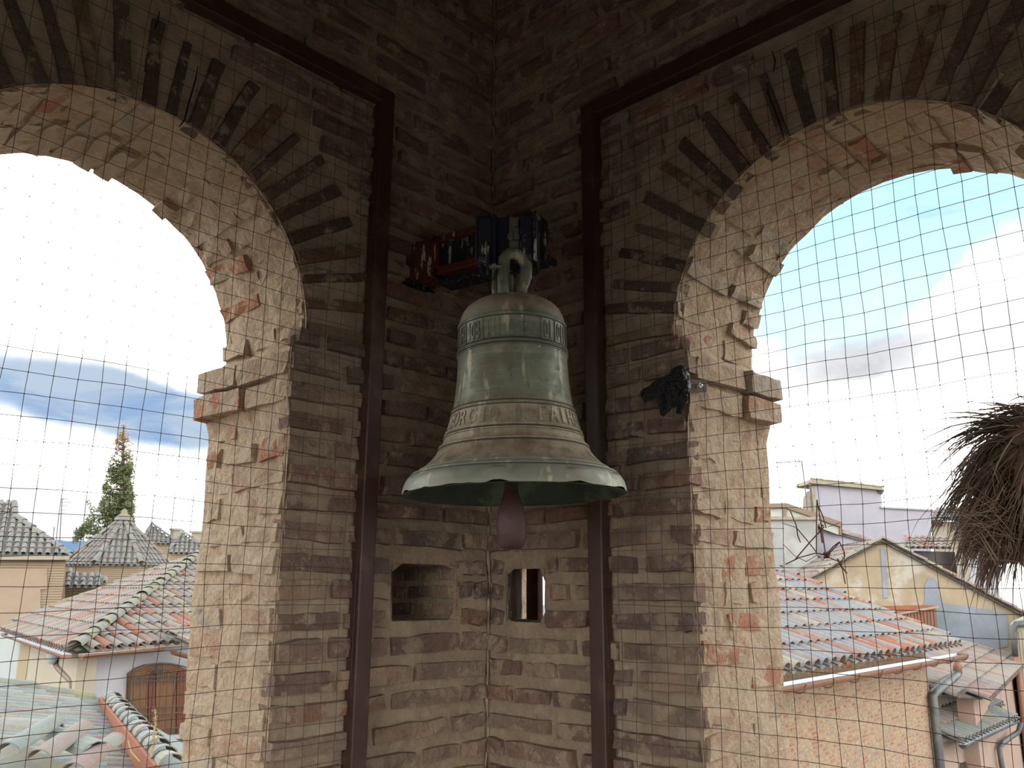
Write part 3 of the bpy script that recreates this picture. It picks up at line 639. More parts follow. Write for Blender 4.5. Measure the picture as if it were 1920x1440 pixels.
# ------------------------------------------------------------------ person at the right edge
def hairm(t, b):
    r = t.new('ShaderNodeNewGeometry').outputs['Random Per Island']; c = t.ramp(r, [(0, (.05, .027, .017)), (.5, (.10, .06, .04)), (.85, (.17, .11, .07)), (1, (.34, .26, .19))])
    t.put(b.inputs['Base Color'], c); b.inputs['Roughness'].default_value = .45
M['hair'] = mat('brown_hair', hairm)
M['skin'] = plain('skin', (.52, .33, .25), .55, 0, .1, 20, None, .08, .002); M['jacket'] = plain('dark_jacket', (.03, .035, .05), .85, 0, .3, 40); M['jeans'] = plain('blue_jeans', (.04, .06, .11), .85, 0, .3, 60); M['shoe'] = plain('dark_shoe', (.03, .025, .02), .5)
HC = at(2008, 962, 1.0)
feet = HC + _rt*.42; per = root('person', (feet.x, feet.y, 0), 'person with tousled brown hair leaning in at the right picture edge', 'person')
body = empty('x'); bpy.data.objects.remove(body)
fd = Vector((1, 0, 0)); lf = Vector((0, 1, 0))           # faces +x, own left is +y
sp0 = Vector((feet.x, feet.y, .95)); nk = HC + Vector((-.01, 0, -.15)) + _rt*.10
def skin(nm, V, E, rs, mt, rootv=0, sub=1):
    me = bpy.data.meshes.new(nm); inv = CHAIN[per.name]; me.from_pydata([tuple(inv@v) for v in V], E, []); o = link(nm, me, mt, per)
    o.modifiers.new('s', 'SKIN'); sv = me.skin_vertices[0].data
    for i, r in enumerate(rs): sv[i].radius = (r, r) if not isinstance(r, tuple) else r; sv[i].use_root = (i == rootv)
    s = o.modifiers.new('u', 'SUBSURF'); s.levels = s.render_levels = sub; 
    dg = bpy.context.evaluated_depsgraph_get(); m2 = bpy.data.meshes.new_from_object(o.evaluated_get(dg)); o.modifiers.clear(); o.data = m2; m2.shade_smooth(); return o
ch = sp0.lerp(nk, .72)
V = [sp0, sp0.lerp(nk, .38), ch, nk, nk+Vector((.015, 0, .09))+_rt*-.03]; E = [(0, 1), (1, 2), (2, 3), (3, 4)]; rs = [(.15, .11), (.14, .10), (.16, .11), .055, .05]
for sgn in (1, -1):
    k = len(V); sh = ch+lf*sgn*.18+Vector((0, 0, .07))+_rt*.02; elb = sh+Vector((.10, sgn*.05, -.28)); wr = elb+Vector((.22, -sgn*.06, -.08)); V += [sh, elb, wr]; E += [(2, k), (k, k+1), (k+1, k+2)]; rs += [.06, .045, .032]
skin('jacket', V, E, rs, 'jacket', 0, 2)
for sgn in (1, -1):
    hip = sp0+lf*sgn*.09; kn = Vector((hip.x+.02, hip.y+sgn*.02, .5)); an = Vector((hip.x-.01, hip.y+sgn*.03, .09))
    skin('trousers', [hip+Vector((0, 0, .02)), kn, an], [(0, 1), (1, 2)], [.095, .065, .05], 'jeans'); skin('shoe', [an+Vector((-.03, 0, -.045)), an+Vector((.08, 0, -.05)), an+Vector((.17, 0, -.06))], [(0, 1), (1, 2)], [.04, .038, .028], 'shoe')
    sh = ch+lf*sgn*.18+Vector((0, 0, .07))+_rt*.02; wr = sh+Vector((.32, -sgn*.01, -.36)); pm = wr+Vector((.075, 0, -.01)); V = [wr, pm]; E = [(0, 1)]; rs = [.026, (.038, .018)]
    hv = skin('hand', V, E, rs, 'skin', 0, 2)
    for fi, (oy, ln) in enumerate(((-.030, .062), (-.010, .075), (.010, .070), (.029, .054))):
        b0_ = pm+Vector((.0, oy, 0)); skin('finger', [b0_, b0_+Vector((ln*.5, oy*.15, -.006)), b0_+Vector((ln*.85, oy*.2, -.025))], [(0, 1), (1, 2)], [.0095, .0085, .007], 'skin')
    b0_ = wr+Vector((.03, -sgn*.02, 0)); skin('thumb', [b0_, b0_+Vector((.03, -sgn*.03, -.01)), b0_+Vector((.058, -sgn*.036, -.02))], [(0, 1), (1, 2)], [.012, .010, .008], 'skin')
# head: an ellipsoid pushed into brow, nose, mouth and chin, facing +x
m = MB(); NU, NV = 40, 28
for j in range(NV+1):
    th = math.pi*j/NV
    for i in range(NU):
        ph = 2*math.pi*i/NU; x, y, z_ = math.sin(th)*math.cos(ph), math.sin(th)*math.sin(ph), math.cos(th)
        X, Y, Z = x*.098, y*.076, z_*.118
        if z_ < 0: Y *= 1-.28*(-z_)**1.2; X *= 1-.10*(-z_)
        f = max(0, x); g = lambda a, b, s1, s2: math.exp(-((y-a)/s1)**2-((z_-b)/s2)**2)
        X += f*(.022*g(0, -.14, .13, .16)+.008*g(0, -.50, .22, .07)+.010*g(0, -.80, .3, .15)-.010*(g(.33, .05, .16, .10)+g(-.33, .05, .16, .10))+.004*g(0, .2, .5, .08)); m.v.append(HC+Vector((X, Y, Z)))
for j in range(NV):
    for i in range(NU): m.f.append((j*NU+i, (j+1)*NU+i, (j+1)*NU+(i+1) % NU, j*NU+(i+1) % NU))
m.build('head', 'skin', per, True)
M['eye'] = plain('eye_white', (.8, .8, .78), .2); M['iris'] = plain('iris', (.06, .03, .015), .2); M['lip'] = plain('lips', (.42, .18, .15), .5)
for sgn in (1, -1):
    m = MB(); c = HC+Vector((.076, sgn*.028, .006)); m.lathe([(.012*math.sin(a), .012*math.cos(a)) for a in np.linspace(.01, 3.13, 9)], c, 12); m.build('eye', 'eye', per, True)
    m = MB(); m.tube([c+Vector((.009, 0, 0)), c+Vector((.0128, 0, 0))], .005, 12); m.build('iris', 'iris', per)
    m = MB(); c = HC+Vector((-.005, sgn*.079, -.005)); m.tube([c+Vector((.012*math.sin(a), sgn*.006*(1+math.cos(a*.5)), .028*math.cos(a))) for a in np.linspace(0, 5.2, 14)], .006, 6); m.build('ear', 'skin', per, True)
m = MB(); c = HC+Vector((.088, 0, -.060)); m.tube([c+Vector((-.008*abs(t)**1.5, .022*t, -.002*math.cos(t*3))) for t in (-1, -.5, 0, .5, 1)], [.002, .005, .006, .005, .002], 6); m.build('mouth', 'lip', per, True)
# hair: cap and locks
m = MB()
for j in range(15):
    th = math.pi*.66*j/14
    for i in range(36):
        ph = 2*math.pi*i/36; x, y, z_ = math.sin(th)*math.cos(ph), math.sin(th)*math.sin(ph), math.cos(th)
        k = 1.10+.10*nz(x*3, y*3, z_*3)
        if x > .25 and z_ < .45: k = .93
        m.v.append(HC+Vector((x*.098*k, y*.078*k*1.05, z_*.118*k+.006)))
for j in range(14):
    for i in range(36): m.f.append((j*36+i, (j+1)*36+i, (j+1)*36+(i+1) % 36, j*36+(i+1) % 36))
hc = m.build('hair', 'hair', per, True)
m = MB(); RH = random.Random(3); vl = -_rt
for i in range(2600):
    th = math.acos(RH.uniform(-.35, 1)); ph = RH.uniform(0, 2*math.pi); n = Vector((math.sin(th)*math.cos(ph), math.sin(th)*math.sin(ph), math.cos(th)))
    if n.x > .45 and n.z < .5: continue
    p = HC+Vector((n.x*.104, n.y*.082, n.z*.124)); L = RH.uniform(.055, .10)*(.8 if n.z < .1 else 1.1); L *= 1.0+(.35 if i % 9 == 0 else 0)
    clump = Vector((nz(n.x*2.5, n.y*2.5, n.z*2.5+5), nz(n.x*2.5, n.y*2.5+9, n.z*2.5), .3*nz(n.z*3, n.x*3, 8)))
    d = (n*.75+Vector((-.3, .25, -.35))+clump*1.3).normalized(); pts = [p-n*.01]; q_ = p.copy()
    for k in range(5):
        d = (d+Vector((0, 0, -.34 if n.z < .75 else -.22))+Vector((RH.uniform(-.12, .12), RH.uniform(-.12, .12), RH.uniform(-.1, .1)))).normalized(); q_ = q_+d*L/5; pts.append(q_.copy())
    r0 = RH.uniform(.0005, .0013); m.tube(pts, [r0, r0*1.1, r0, r0*.8, r0*.5, r0*.15], 3, False)
o = m.build('hair_strands', 'hair', hc, True, False); o['kind'] = 'stuff'
# wisps blown out to the left
m = MB()
M['hair_l'] = plain('light_brown_hair', (.21, .14, .09), .45)
for i in range(520):
    s = RH.random(); st = at(RH.uniform(1865, 1925), RH.uniform(900, 1060), .97+RH.uniform(-.05, .05)); y1 = 975+RH.gauss(20, 28)
    if i % 6 == 0: en = at(RH.uniform(1850, 1880), RH.uniform(852, 940), .97); 
    else: en = at(RH.uniform(1775, 1860), y1, .97+RH.uniform(-.04, .04))
    md = st.lerp(en, .5)+Vector((0, 0, RH.uniform(-.008, .016))); m.tube([st, st.lerp(md, .6), md, md.lerp(en, .6), en], [.0006, .0006, .0005, .0004, .0001], 3, False)
o = m.build('hair_wisps', 'hair_l', hc, True, False); o['kind'] = 'stuff'
# ------------------------------------------------------------------ the town outside
def tiles_mat(nm, cols, lichen, amt, dark=(.05, .045, .04)):
    def f(t, b):
        p = pos(t); r = pieces(t); c = t.ramp(r, [(i/len(cols), q) for i, q in enumerate(cols)], 'CONSTANT')
        n1 = t.noise(p, 5, 6, .65); n2 = t.noise(p, 28, 5, .65)
        c = t.mix(t.step(t.math('ADD', n1, t.math('MULTIPLY', t.math('SUBTRACT', n2, .5), .5)), .64-amt*.3, .74-amt*.3, 0, .8), c, lichen)
        c = t.mix(t.step(n2, .58, .72, 0, .5), c, dark)
        t.put(b.inputs['Base Color'], c); b.inputs['Roughness'].default_value = .9; bump(t, b, n2, .5, .02)
    return mat(nm, f)
K_ = .60
def k(*c): return tuple(q*K_ for q in c)
M['tile_pink'] = tiles_mat('weathered_pink_tiles', [k(.42,.25,.19), k(.40,.33,.27), k(.46,.20,.13), k(.36,.32,.30), k(.44,.38,.28), k(.34,.25,.22), k(.42,.35,.30), k(.48,.40,.30)], k(.40,.36,.31), .45)
M['tile_right'] = tiles_mat('weathered_mixed_tiles', [k(.40,.36,.33), k(.44,.22,.17), k(.36,.37,.38), k(.52,.46,.32), k(.42,.32,.28), k(.38,.38,.38), k(.50,.20,.10), k(.42,.38,.34)], k(.44,.42,.39), .42)
M['tile_grey'] = tiles_mat('grey_lichened_tiles', [k(.30,.28,.25), k(.33,.31,.28), k(.27,.25,.23), k(.36,.33,.28), k(.34,.26,.22)], k(.38,.36,.31), .6)
M['tile_moss'] = tiles_mat('mossy_pale_tiles', [k(.36,.35,.31), k(.33,.36,.33), k(.42,.30,.26), k(.30,.32,.32), k(.45,.43,.34)], k(.40,.41,.33), .55)
M['deck'] = plain('roof_mortar', k(.16,.15,.13), .95, 0, .5, 9, k(.26,.27,.20), .3, .02)
M['ridge'] = plain('lichened_ridge_mortar', k(.36,.35,.28), .95, 0, .5, 5, k(.38,.36,.20), .4, .02, .5)
M['white_w'] = plain('white_render', (.38,.38,.41), .9, 0, .12, 2, None, .05); M['cream_w'] = plain('cream_render', (.35,.31,.235), .9, 0, .15, 2, None, .05)
M['cream_d'] = plain('ochre_band', (.30,.245,.15), .9, 0, .15, 3); M['pale_w'] = plain('pale_green_render', (.35,.375,.36), .9, 0, .12, 2)
M['lav'] = plain('lavender_grey_render', (.34,.325,.36), .9, 0, .25, 1.2, None, .08, .02); M['gable_w'] = plain('stained_beige_render', (.35,.28,.185), .95, 0, .5, 1.4, (.40,.37,.31), .2, .02, .5)
M['bluepatch'] = plain('blue_grey_cement_patch', (.255,.28,.32), .95, 0, .6, 1.1, (.20,.225,.25), .15); M['grey_w'] = plain('grey_stained_render', (.33,.325,.31), .95, 0, .5, 1.5, (.38,.37,.34), .2)
M['pink_w'] = plain('pinkish_render', (.33,.225,.175), .95, 0, .3, 2, (.32,.25,.20), .1); M['zinc'] = plain('pale_zinc_gutter', (.44,.50,.56), .4, .2, .2, 8)
M['copper'] = plain('brown_gutter_paint', (.27,.135,.085), .55, .1, .3, 8); M['darkpipe'] = plain('dark_grey_pipe', (.075,.08,.08), .5, .2, .4, 8, (.12,.115,.10)); M['rustpipe'] = plain('weathered_brown_pipe', (.17,.115,.085), .6, .1, .5, 8)
M['wood'] = plain('varnished_shutter_wood', (.20,.085,.028), .5, 0, .6, 4, None, .1, .01, .5, (5, 5, .6)); M['wood_r'] = plain('red_brown_wood', (.17,.045,.018), .5, 0, .4, 4)
M['grille'] = plain('grey_iron_grille', (.10,.105,.105), .5, .4, .2, 8); M['terra'] = plain('terracotta_panel', (.30,.10,.05), .8, 0, .4, 5); M['darkwin'] = plain('dark_window', (.05,.035,.03), .3)
M['bframe'] = plain('brown_aluminium', (.20,.135,.09), .5, .1); M['stone_b'] = plain('beige_coping', (.33,.29,.21), .95, 0, .5, 3)
def far_brick(t, b):
    p = pos(t); sp = t.new('ShaderNodeSeparateXYZ'); t.put(sp.inputs[0], p); f = t.math('FRACT', t.math('MULTIPLY', t.math('ADD', sp.outputs[2], t.math('MULTIPLY', t.noise(p, 1.5, 3), .05)), 11)); n = t.noise(p, 3, 5)
    c = t.mix(t.step(f, .35, .5), (.20,.135,.085), t.mix(n, (.27,.215,.14), (.36,.30,.21))); t.put(b.inputs['Base Color'], c); b.inputs['Roughness'].default_value = .95; bump(t, b, f, .3, .02)
M['farbrick'] = mat('distant_brick_courses', far_brick); M['panel'] = plain('beige_plaster_panel', (.34,.255,.18), .95, 0, .25, 1.5)
M['eb'] = stone('house_brick', [(.34,.20,.13),(.31,.155,.10),(.38,.27,.17),(.36,.22,.145),(.40,.29,.19),(.33,.185,.12),(.30,.24,.20),(.39,.25,.165)], (.42,.33,.22), .42, 14, 60, .3, .006); M['em'] = plain('yellowish_house_mortar', (.33,.24,.155), .95, 0, .3, 6)
def tile_mesh(w_, l, mt, nm='tile', seg=6):
    vs = []; fs = []; th = .014
    for (y, r0, zb_) in ((-.02, w_*.40, .020), (l*1.10, w_*.31, .0)):
        for rr in (r0, r0-th):
            for i in range(seg+1): a = math.pi*i/seg; vs.append((-rr*math.cos(a), y, zb_+rr*.78*math.sin(a)))
    n = seg+1
    for i in range(seg): fs += [(i, i+1, 2*n+i+1, 2*n+i), (n+i+1, n+i, 3*n+i, 3*n+i+1), (i+1, i, n+i, n+i+1)]
    me = bpy.data.meshes.new(nm); me.from_pydata(vs, [], fs); me.materials.append(M[mt]); return me
def inside(pt, poly):
    x, y = pt; c = False; j = len(poly)-1
    for i in range(len(poly)):
        xi, yi = poly[i]; xj, yj = poly[j]
        if (yi > y) != (yj > y) and x < (xj-xi)*(y-yi)/(yj-yi)+xi: c = not c
        j = i
    return c
def plane_slope(A, B, tan, away=None):
    """roof plane rising from the eave A-B; away tells which side is uphill"""
    u = (B-A); u.z = 0; u.normalize(); s = Vector((-u.y, u.x, 0)); 
    if s.dot(away or _fh) < 0: s = -s
    v = (s+Vector((0, 0, tan))).normalized(); n = u.cross(v); n = n if n.z > 0 else -n; return A, n, u, v
def roof(parent, pl, px, mt, w_=.22, l=.34, cap=300, off=.0, decklab=None, jit=.012, poly3=None):
    P, n, u, v = pl; poly = poly3 or [onplane(x, y, P, n) for x, y in px]; uv = [((p-P).dot(u), (p-P).dot(v)) for p in poly]
    m = MB(); m.prism([p-n*.025 for p in poly], -n*.03); dk = m.build('roof', 'deck', parent); 
    x = u if u.cross(v).dot(n) > 0 else -u; x0 = min(q[0] for q in uv); x1 = max(q[0] for q in uv); y0 = min(q[1] for q in uv); y1 = max(q[1] for q in uv)
    lst = []; ch = MB(); i = 0; a = x0+w_*.5
    while a < x1:
        b = y0-.09+off; rj = R.uniform(-.01, .01)
        while b < y1:
            if inside((a+R.uniform(-.02, .02), b+l*.5), uv):
                q = P+u*(a+R.uniform(-jit, jit)+rj)+v*b+n*(.012+R.uniform(-.004, .006)); mw = Matrix(((x.x, v.x, n.x, q.x), (x.y, v.y, n.y, q.y), (x.z, v.z, n.z, q.z), (0, 0, 0, 1))) @ Matrix.Rotation(R.uniform(-.03, .03), 4, 'Z'); lst.append(mw)
            if inside((a+w_*.5, b+l*.5), uv):
                c = P+u*(a+w_*.5)+v*(b-.05); hw = w_*.30; vs = [c+v*t*l*1.05+u*(hw*e)+n*(.035*abs(e)**2-.025+.012*(1-t)) for t in (0, 1) for e in (-1, -.4, .4, 1)]; ch.add(vs, [(j, j+1, j+5, j+4) for j in range(3)])
            b += l
        a += w_
    me = tile_mesh(w_, l, mt)
    def sc(mw):
        p = mw.translation-CAM; d = p.dot(FW)
        if d < .1: return 1e9
        X = abs(p.dot(CR)/d)*F; Y = abs(p.dot(CU)/d)*F; return p.length+(0 if X < 970 and Y < 730 else 500)
    lst.sort(key=sc)
    for mw in lst[:cap]:
        if sc(mw) > 490: break
        o = link('tile', me, None, dk); o.matrix_basis = CH_INV(dk) @ mw
    rest = [mw for i, mw in enumerate(lst) if i >= cap or sc(mw) > 490]
    if rest:
        vs = []; fs = []
        for mw in rest:
            b = len(vs); vs += [mw @ q.co for q in me.vertices]; fs += [tuple(i+b for i in p.vertices) for p in me.polygons]
        o = pyd('tile_rows', vs, fs, mt, dk); o['kind'] = 'stuff'
    o = pyd('channel_tiles', ch.v, ch.f, mt, dk); o['kind'] = 'stuff'
    return dk, poly
def CH_INV(o): return CHAIN.get(o.name, Matrix.Identity(4))
def caps(parent, pts, mt='ridge', r=.085, step_=.36, nm='ridge_tile', seg=6, jit=.01):
    """half-round ridge tiles laid end to end along a line"""
    for a, b in zip(pts, pts[1:]):
        L = (b-a).length; n = max(1, int(L/step_)); t = (b-a).normalized(); sd = t.cross(_up).normalized(); up = sd.cross(t)
        me = None
        for i in range(n):
            if me is None: me = tile_mesh(r*2.5, L/n, mt, nm, seg)
            q = a+t*(L/n*i)+up*R.uniform(-jit, jit); o = link(nm, me, None, parent)
            o.matrix_basis = CH_INV(parent) @ Matrix(((sd.x, t.x, up.x, q.x), (sd.y, t.y, up.y, q.y), (sd.z, t.z, up.z, q.z), (0, 0, 0, 1)))
def facing(x, y, d):
    """vertical plane that turns its face to the bell tower"""
    P = at(x, y, d); n = P-CAM; n.z = 0; return P, n.normalized()
def facade(parent, pts, mt, depth=4, nm='wall', dirv=None):
    """a wall face given by its corners, with the body of the house behind it"""
    if dirv is None: dirv = sum(pts, Vector())/len(pts)-CAM; dirv.z = 0; dirv.normalize()
    m = MB(); m.prism(pts, dirv*depth); return m.build(nm, mt, parent)
def vplane(A, B):
    d = (B-A); d.z = 0; n = Vector((d.y, -d.x, 0)).normalized(); return A, n
def onv(x, y, pl): return onplane(x, y, pl[0], pl[1])
def dz(p, z_): q = p.copy(); q.z = z_; return q
def gutter(parent, A, B, out, mt_in='zinc', mt_out='copper', r=.075):
    t = (B-A).normalized(); m = MB(); K = 8; vs = []
    for p in (A, B):
        for rr in (r, r-.006):
            for i in range(K+1): a = math.pi*i/K; vs.append(p+out*(-rr*math.cos(a))-_up*(rr*math.sin(a)))
    n = K+1; fo = [(i, i+1, 2*n+i+1, 2*n+i) for i in range(K)]; fi = [(n+i+1, n+i, 3*n+i, 3*n+i+1) for i in range(K)]
    m.add(vs, fo+[(0, n, 3*n, 2*n), (K, 2*n+K, 3*n+K, n+K), tuple(range(n)), tuple(range(2*n, 3*n))]); g = m.build('gutter', mt_out, parent); m = MB(); m.add(vs, fi+[(0, n, 3*n, 2*n), (K, 2*n+K, 3*n+K, n+K)]); m.v = [q+_up*.002 for q in m.v]; m.build('gutter_lining', mt_in, g); return g
GZ = -9.0
m = MB(); m.box((0, 0, GZ-1.25), (900, 900, 2.5)); M['ground'] = plain('town_ground', (.16,.14,.12), .95, 0, .4, .3); lab(struct(m.build('ground', 'ground')), 'distant ground of the old town far below')
m = MB(); m.box((-SIZE/2, -SIZE/2, (GZ-.2)/2), (SIZE+2*TH, SIZE+2*TH, -GZ-.2)); lab(struct(m.build('tower_shaft', 'mortar_jamb')), 'shaft of the bell tower below the chamber')
# ---- L1: white and cream house with the hipped roof of pink and grey tiles
z1 = .62; Cc = onz(140, 1216, z1); Er = onz(312, 1203, z1); El = onz(18, 1180, z1)
h1 = root('house', dz((Cc+Er)/2, GZ), 'white and cream house with a hipped tiled roof and grilled arched window', 'house')
pr = plane_slope(Cc, Er, .48); Hp = onplane(375, 1040, pr[0], pr[1])
nl = (El-Cc).cross(Hp-Cc).normalized(); nl = nl if nl.z > 0 else -nl; ul = (Cc-El).normalized(); vlv = nl.cross(ul); vlv = vlv if vlv.z > 0 else -vlv
d1, _ = roof(h1, pr, [(140, 1216), (330, 1201), (480, 1190), (480, 1040), (375, 1040)], 'tile_pink', .245, .36)
d2, _ = roof(h1, (Cc, nl, ul, vlv), [(140, 1216), (18, 1180), (22, 1167), (200, 1104), (375, 1040)], 'tile_pink', .245, .38)
caps(h1, [Cc+_up*.03, Hp+_up*.05], 'ridge', .13, .42); caps(h1, [onplane(22, 1166, Cc, nl)+_up*.02, Hp+_up*.03], 'ridge', .08, .42)
ro = (Er-Cc).cross(_up).normalized(); ro = ro if ro.dot(_fh) < 0 else -ro; lo = (El-Cc).cross(_up).normalized(); lo = lo if lo.dot(_fh) < 0 else -lo
gutter(h1, Cc+ro*.10-_up*.09+(Er-Cc)*.03, Er+ro*.10-_up*.09-(Er-Cc)*.1, ro); gutter(h1, Cc+lo*.10-_up*.09, El+lo*.10-_up*.09, lo)
Wr = (Cc-ro*.28, Er-ro*.28); Wl = (Cc-lo*.28, El-lo*.28); pr_ = vplane(*Wr); pl_ = vplane(*Wl); top = z1-.13
cor = onv(150, 1228, pr_)
facade(h1, [dz(cor, top), dz(onv(420, 1225, pr_), top), dz(onv(420, 1225, pr_), GZ), dz(cor, GZ)], 'white_w', .04, 'wall', -ro)
cl_ = onv(45, 1215, pl_); facade(h1, [dz(cor+lo*.02, top), dz(onv(15, 1200, pl_), top), dz(onv(15, 1200, pl_), GZ), dz(cor+lo*.02, GZ)], 'cream_w', .3, 'wall', -lo)
for xx0, xx1, mt in ((44, 62, 'cream_d'),):
    a, b = onv(xx0, 1215, pl_), onv(xx1, 1215, pl_); m = MB(); m.prism([dz(a, top)+lo*.02, dz(b, top)+lo*.02, dz(b, GZ)+lo*.02, dz(a, GZ)+lo*.02], lo*.05); m.build('pilaster', mt, h1)
a, b = onv(-10, 1200, pl_), onv(43, 1215, pl_); m = MB(); m.prism([dz(a, top), dz(b, top), dz(b, GZ), dz(a, GZ)], lo*.03); m.build('wall', 'pale_w', h1)
pts = [onv(x, y, pl_)+lo*o for x, y, o in ((120, 1232, .16), (119, 1246, .12), (122, 1253, .1), (146, 1276, .1), (148, 1282, .1), (147, 1300, .1), (146, 1330, .1))]; m = MB(); m.tube(pts, .055, 10); m.build('downpipe', 'rustpipe', h1, True)
m = MB(); q_ = onv(122, 1228, pl_)+lo*.2; m.lathe([(.02, -.16), (.06, -.14), (.11, -.02), (.12, .04)], q_, 14); m.build('gutter_hopper', 'zinc', h1, True)
# small pink canopy over the window
cp = plane_slope(onv(312, 1182, pr_)+ro*.55, onv(372, 1206, pr_)+ro*.55, .35)
roof(h1, cp, [(314, 1190), (372, 1210), (372, 1172), (330, 1170)], 'tile_pink', .13, .30, 120); gutter(h1, onv(292, 1219, pr_)+ro*.42, onv(362, 1238, pr_)+ro*.42, ro)
# arched window with wooden shutters behind an iron grille
wn = empty('window', (0, 0, 0), h1); wn.name = 'window'; CHAIN[wn.name] = CHAIN[h1.name]
def wq(x, y, o): return onv(x, y, pr_)+ro*o
arcp = [(238, 1262), (250, 1253), (268, 1246), (290, 1243), (312, 1244), (335, 1249), (352, 1256)]
fr = [(234, 1326), (236, 1290)]+arcp+[(350, 1320), (345, 1378), (260, 1385), (252, 1360)]
fr = [(238, 1262)]+arcp[1:]+[(350, 1320), (344, 1376), (236, 1384), (234, 1330)]
m = MB(); m.prism([wq(x, y, .005) for x, y in fr], ro*.01); m.build('reveal', 'wood', wn)
for (xa, xb, mt) in ((238, 274, 'wood'), (276, 288, 'wood_r'), (290, 327, 'wood'), (329, 343, 'wood_r')):
    m = MB(); m.prism([wq(xa, 1262, .02), wq(xb, 1256, .02), wq(xb-1, 1374, .02), wq(xa-1, 1380, .02)], ro*.02); sh = m.build('shutter', mt, wn)
for i in range(9):
    x = 243+i*12.5; m = MB(); m.tube([wq(x, 1256+(abs(i-4)*1.2), .12), wq(x-6, 1384, .12)], .011, 6); m.build('grille_bar', 'grille', wn)
for y in (1268, 1276, 1325, 1338, 1366): m = MB(); m.tube([wq(237-(y-1262)*.04, y+3, .12), wq(347-(y-1262)*.04, y-3, .12)], .010, 6); m.build('grille_rail', 'grille', wn)
m = MB(); m.tube([wq(x, y, .12) for x, y in [(233, 1383), (234, 1320), (237, 1263)]+arcp[1:]+[(350, 1320), (344, 1375), (233, 1383)]], .016, 6); m.build('grille_frame', 'grille', wn)
for cx, s in ((288, -1), (294, 1)): m = MB(); m.tube([wq(cx+s*(4+10*t-3*math.sin(t*3)), 1262-10*math.sin(t*2.2)+t*3, .12) for t in np.linspace(0, 1.6, 14)], .010, 6); m.tube([wq(cx+s*2, 1246, .12), wq(cx+s*2, 1270, .12)], .012, 6); m.build('grille_scroll', 'grille', wn)
m = MB(); m.prism([wq(232, 1383, .0), wq(350, 1375, 0), wq(350, 1382, 0), wq(232, 1392, 0)], ro*.16); m.build('sill', 'white_w', wn)
# ---- L2: near roof in the bottom left corner
h2 = root('near_roof', at(90, 1440, 8)-_up*2, 'near lichened tiled roof low in the bottom left corner', 'roof')
p1, p2, p3 = at(0, 1290, 12.6), at(178, 1320, 13.5), at(0, 1440, 8.4); n2 = (p2-p1).cross(p3-p1).normalized(); n2 = n2 if n2.z > 0 else -n2; v2 = (p1-p2).normalized(); u2 = v2.cross(n2).normalized()
dk, _ = roof(h2, (p1, n2, u2, v2), [(-30, 1284), (178, 1318), (230, 1380), (292, 1445), (300, 1500), (-60, 1560)], 'tile_moss', .22, .42, 300, .1)
caps(dk, [at(172, 1314, 13.4), at(60, 1293, 12.9), at(-30, 1280, 12.5)], 'ridge', .14, .5)
e0, e1 = at(187, 1324, 13.3), at(292, 1462, 8.6); m = MB(); m.beam(e0, e1, .06, .26); m.build('verge_board', 'terra', h2); 
tp = (e1-e0).normalized(); caps(h2, [e1+_up*.13+_rt*.14, e0+_up*.13+_rt*.14], 'tile_moss', .13, .42, 'verge_tile')
pB = (at(200, 1322, 7.0), n2, u2, v2); m = MB(); m.prism([e0+_rt*.1-_up*.03, at(228, 1327, 13.4), at(345, 1395, 11.2), at(400, 1462, 8.8), e1+_rt*.1-_up*.03], -_up*.1); m.build('roof_slab', 'tile_moss', h2)
caps(h2, [at(175, 1428, 8.0)+_up*.05, at(90, 1388, 8.4)+_up*.05, at(10, 1374, 8.7)+_up*.05], 'tile_moss', .15, .45)
for (x, y, mt) in ((18, 1412, 'tile_moss'), (76, 1428, 'tile_pink'), (140, 1450, 'tile_moss')):
    a = at(x, y, 7.7); caps(h2, [a, a+_fh*.55+_rt*.05+_up*.16], mt, .12, .6, 'hip_end_tile', 10)
m = MB(); m.prism([p-_up*.12 for p in (at(-60, 1420, 8.0), at(240, 1460, 7.8), at(60, 1378, 8.6), at(-60, 1368, 8.9))], -_up*.1); m.build('mortar_bed', 'ridge', h2)
# weed on the verge
wd = root('dry_weed', at(291, 1408, 8.0), 'dry straw coloured weed stalk growing on the near roof verge', 'weed'); M['straw'] = plain('dry_straw', (.34,.27,.12), .9)
m = MB(); m.tube([at(283, 1420, 8.0), at(288, 1385, 8.0), at(292, 1350, 8.0), at(290, 1328, 8.0)], [.009, .008, .006, .003], 5); m.tube([at(285, 1410, 8.0), at(295, 1385, 8.0), at(302, 1368, 8.0)], [.008, .006, .003], 5); m.tube([at(240, 1388, 8.0), at(246, 1410, 7.95), at(262, 1428, 7.9)], [.005, .006, .005], 5); m.build('stalk', 'straw', wd)
m = MB()
for i in range(70):
    y = R.uniform(1332, 1392); c = at(290+R.uniform(-4, 4), y, 8.0); a = Vector((R.uniform(-1, 1), R.uniform(-1, 1), R.uniform(-.4, 1)))*.020; b = a.orthogonal()*.25; m.add([c, c+a*.5+b, c+a, c+a*.5-b], [(0, 1, 2, 3)])
o = m.build('seed_heads', 'straw', wd, False, False); o['kind'] = 'stuff'
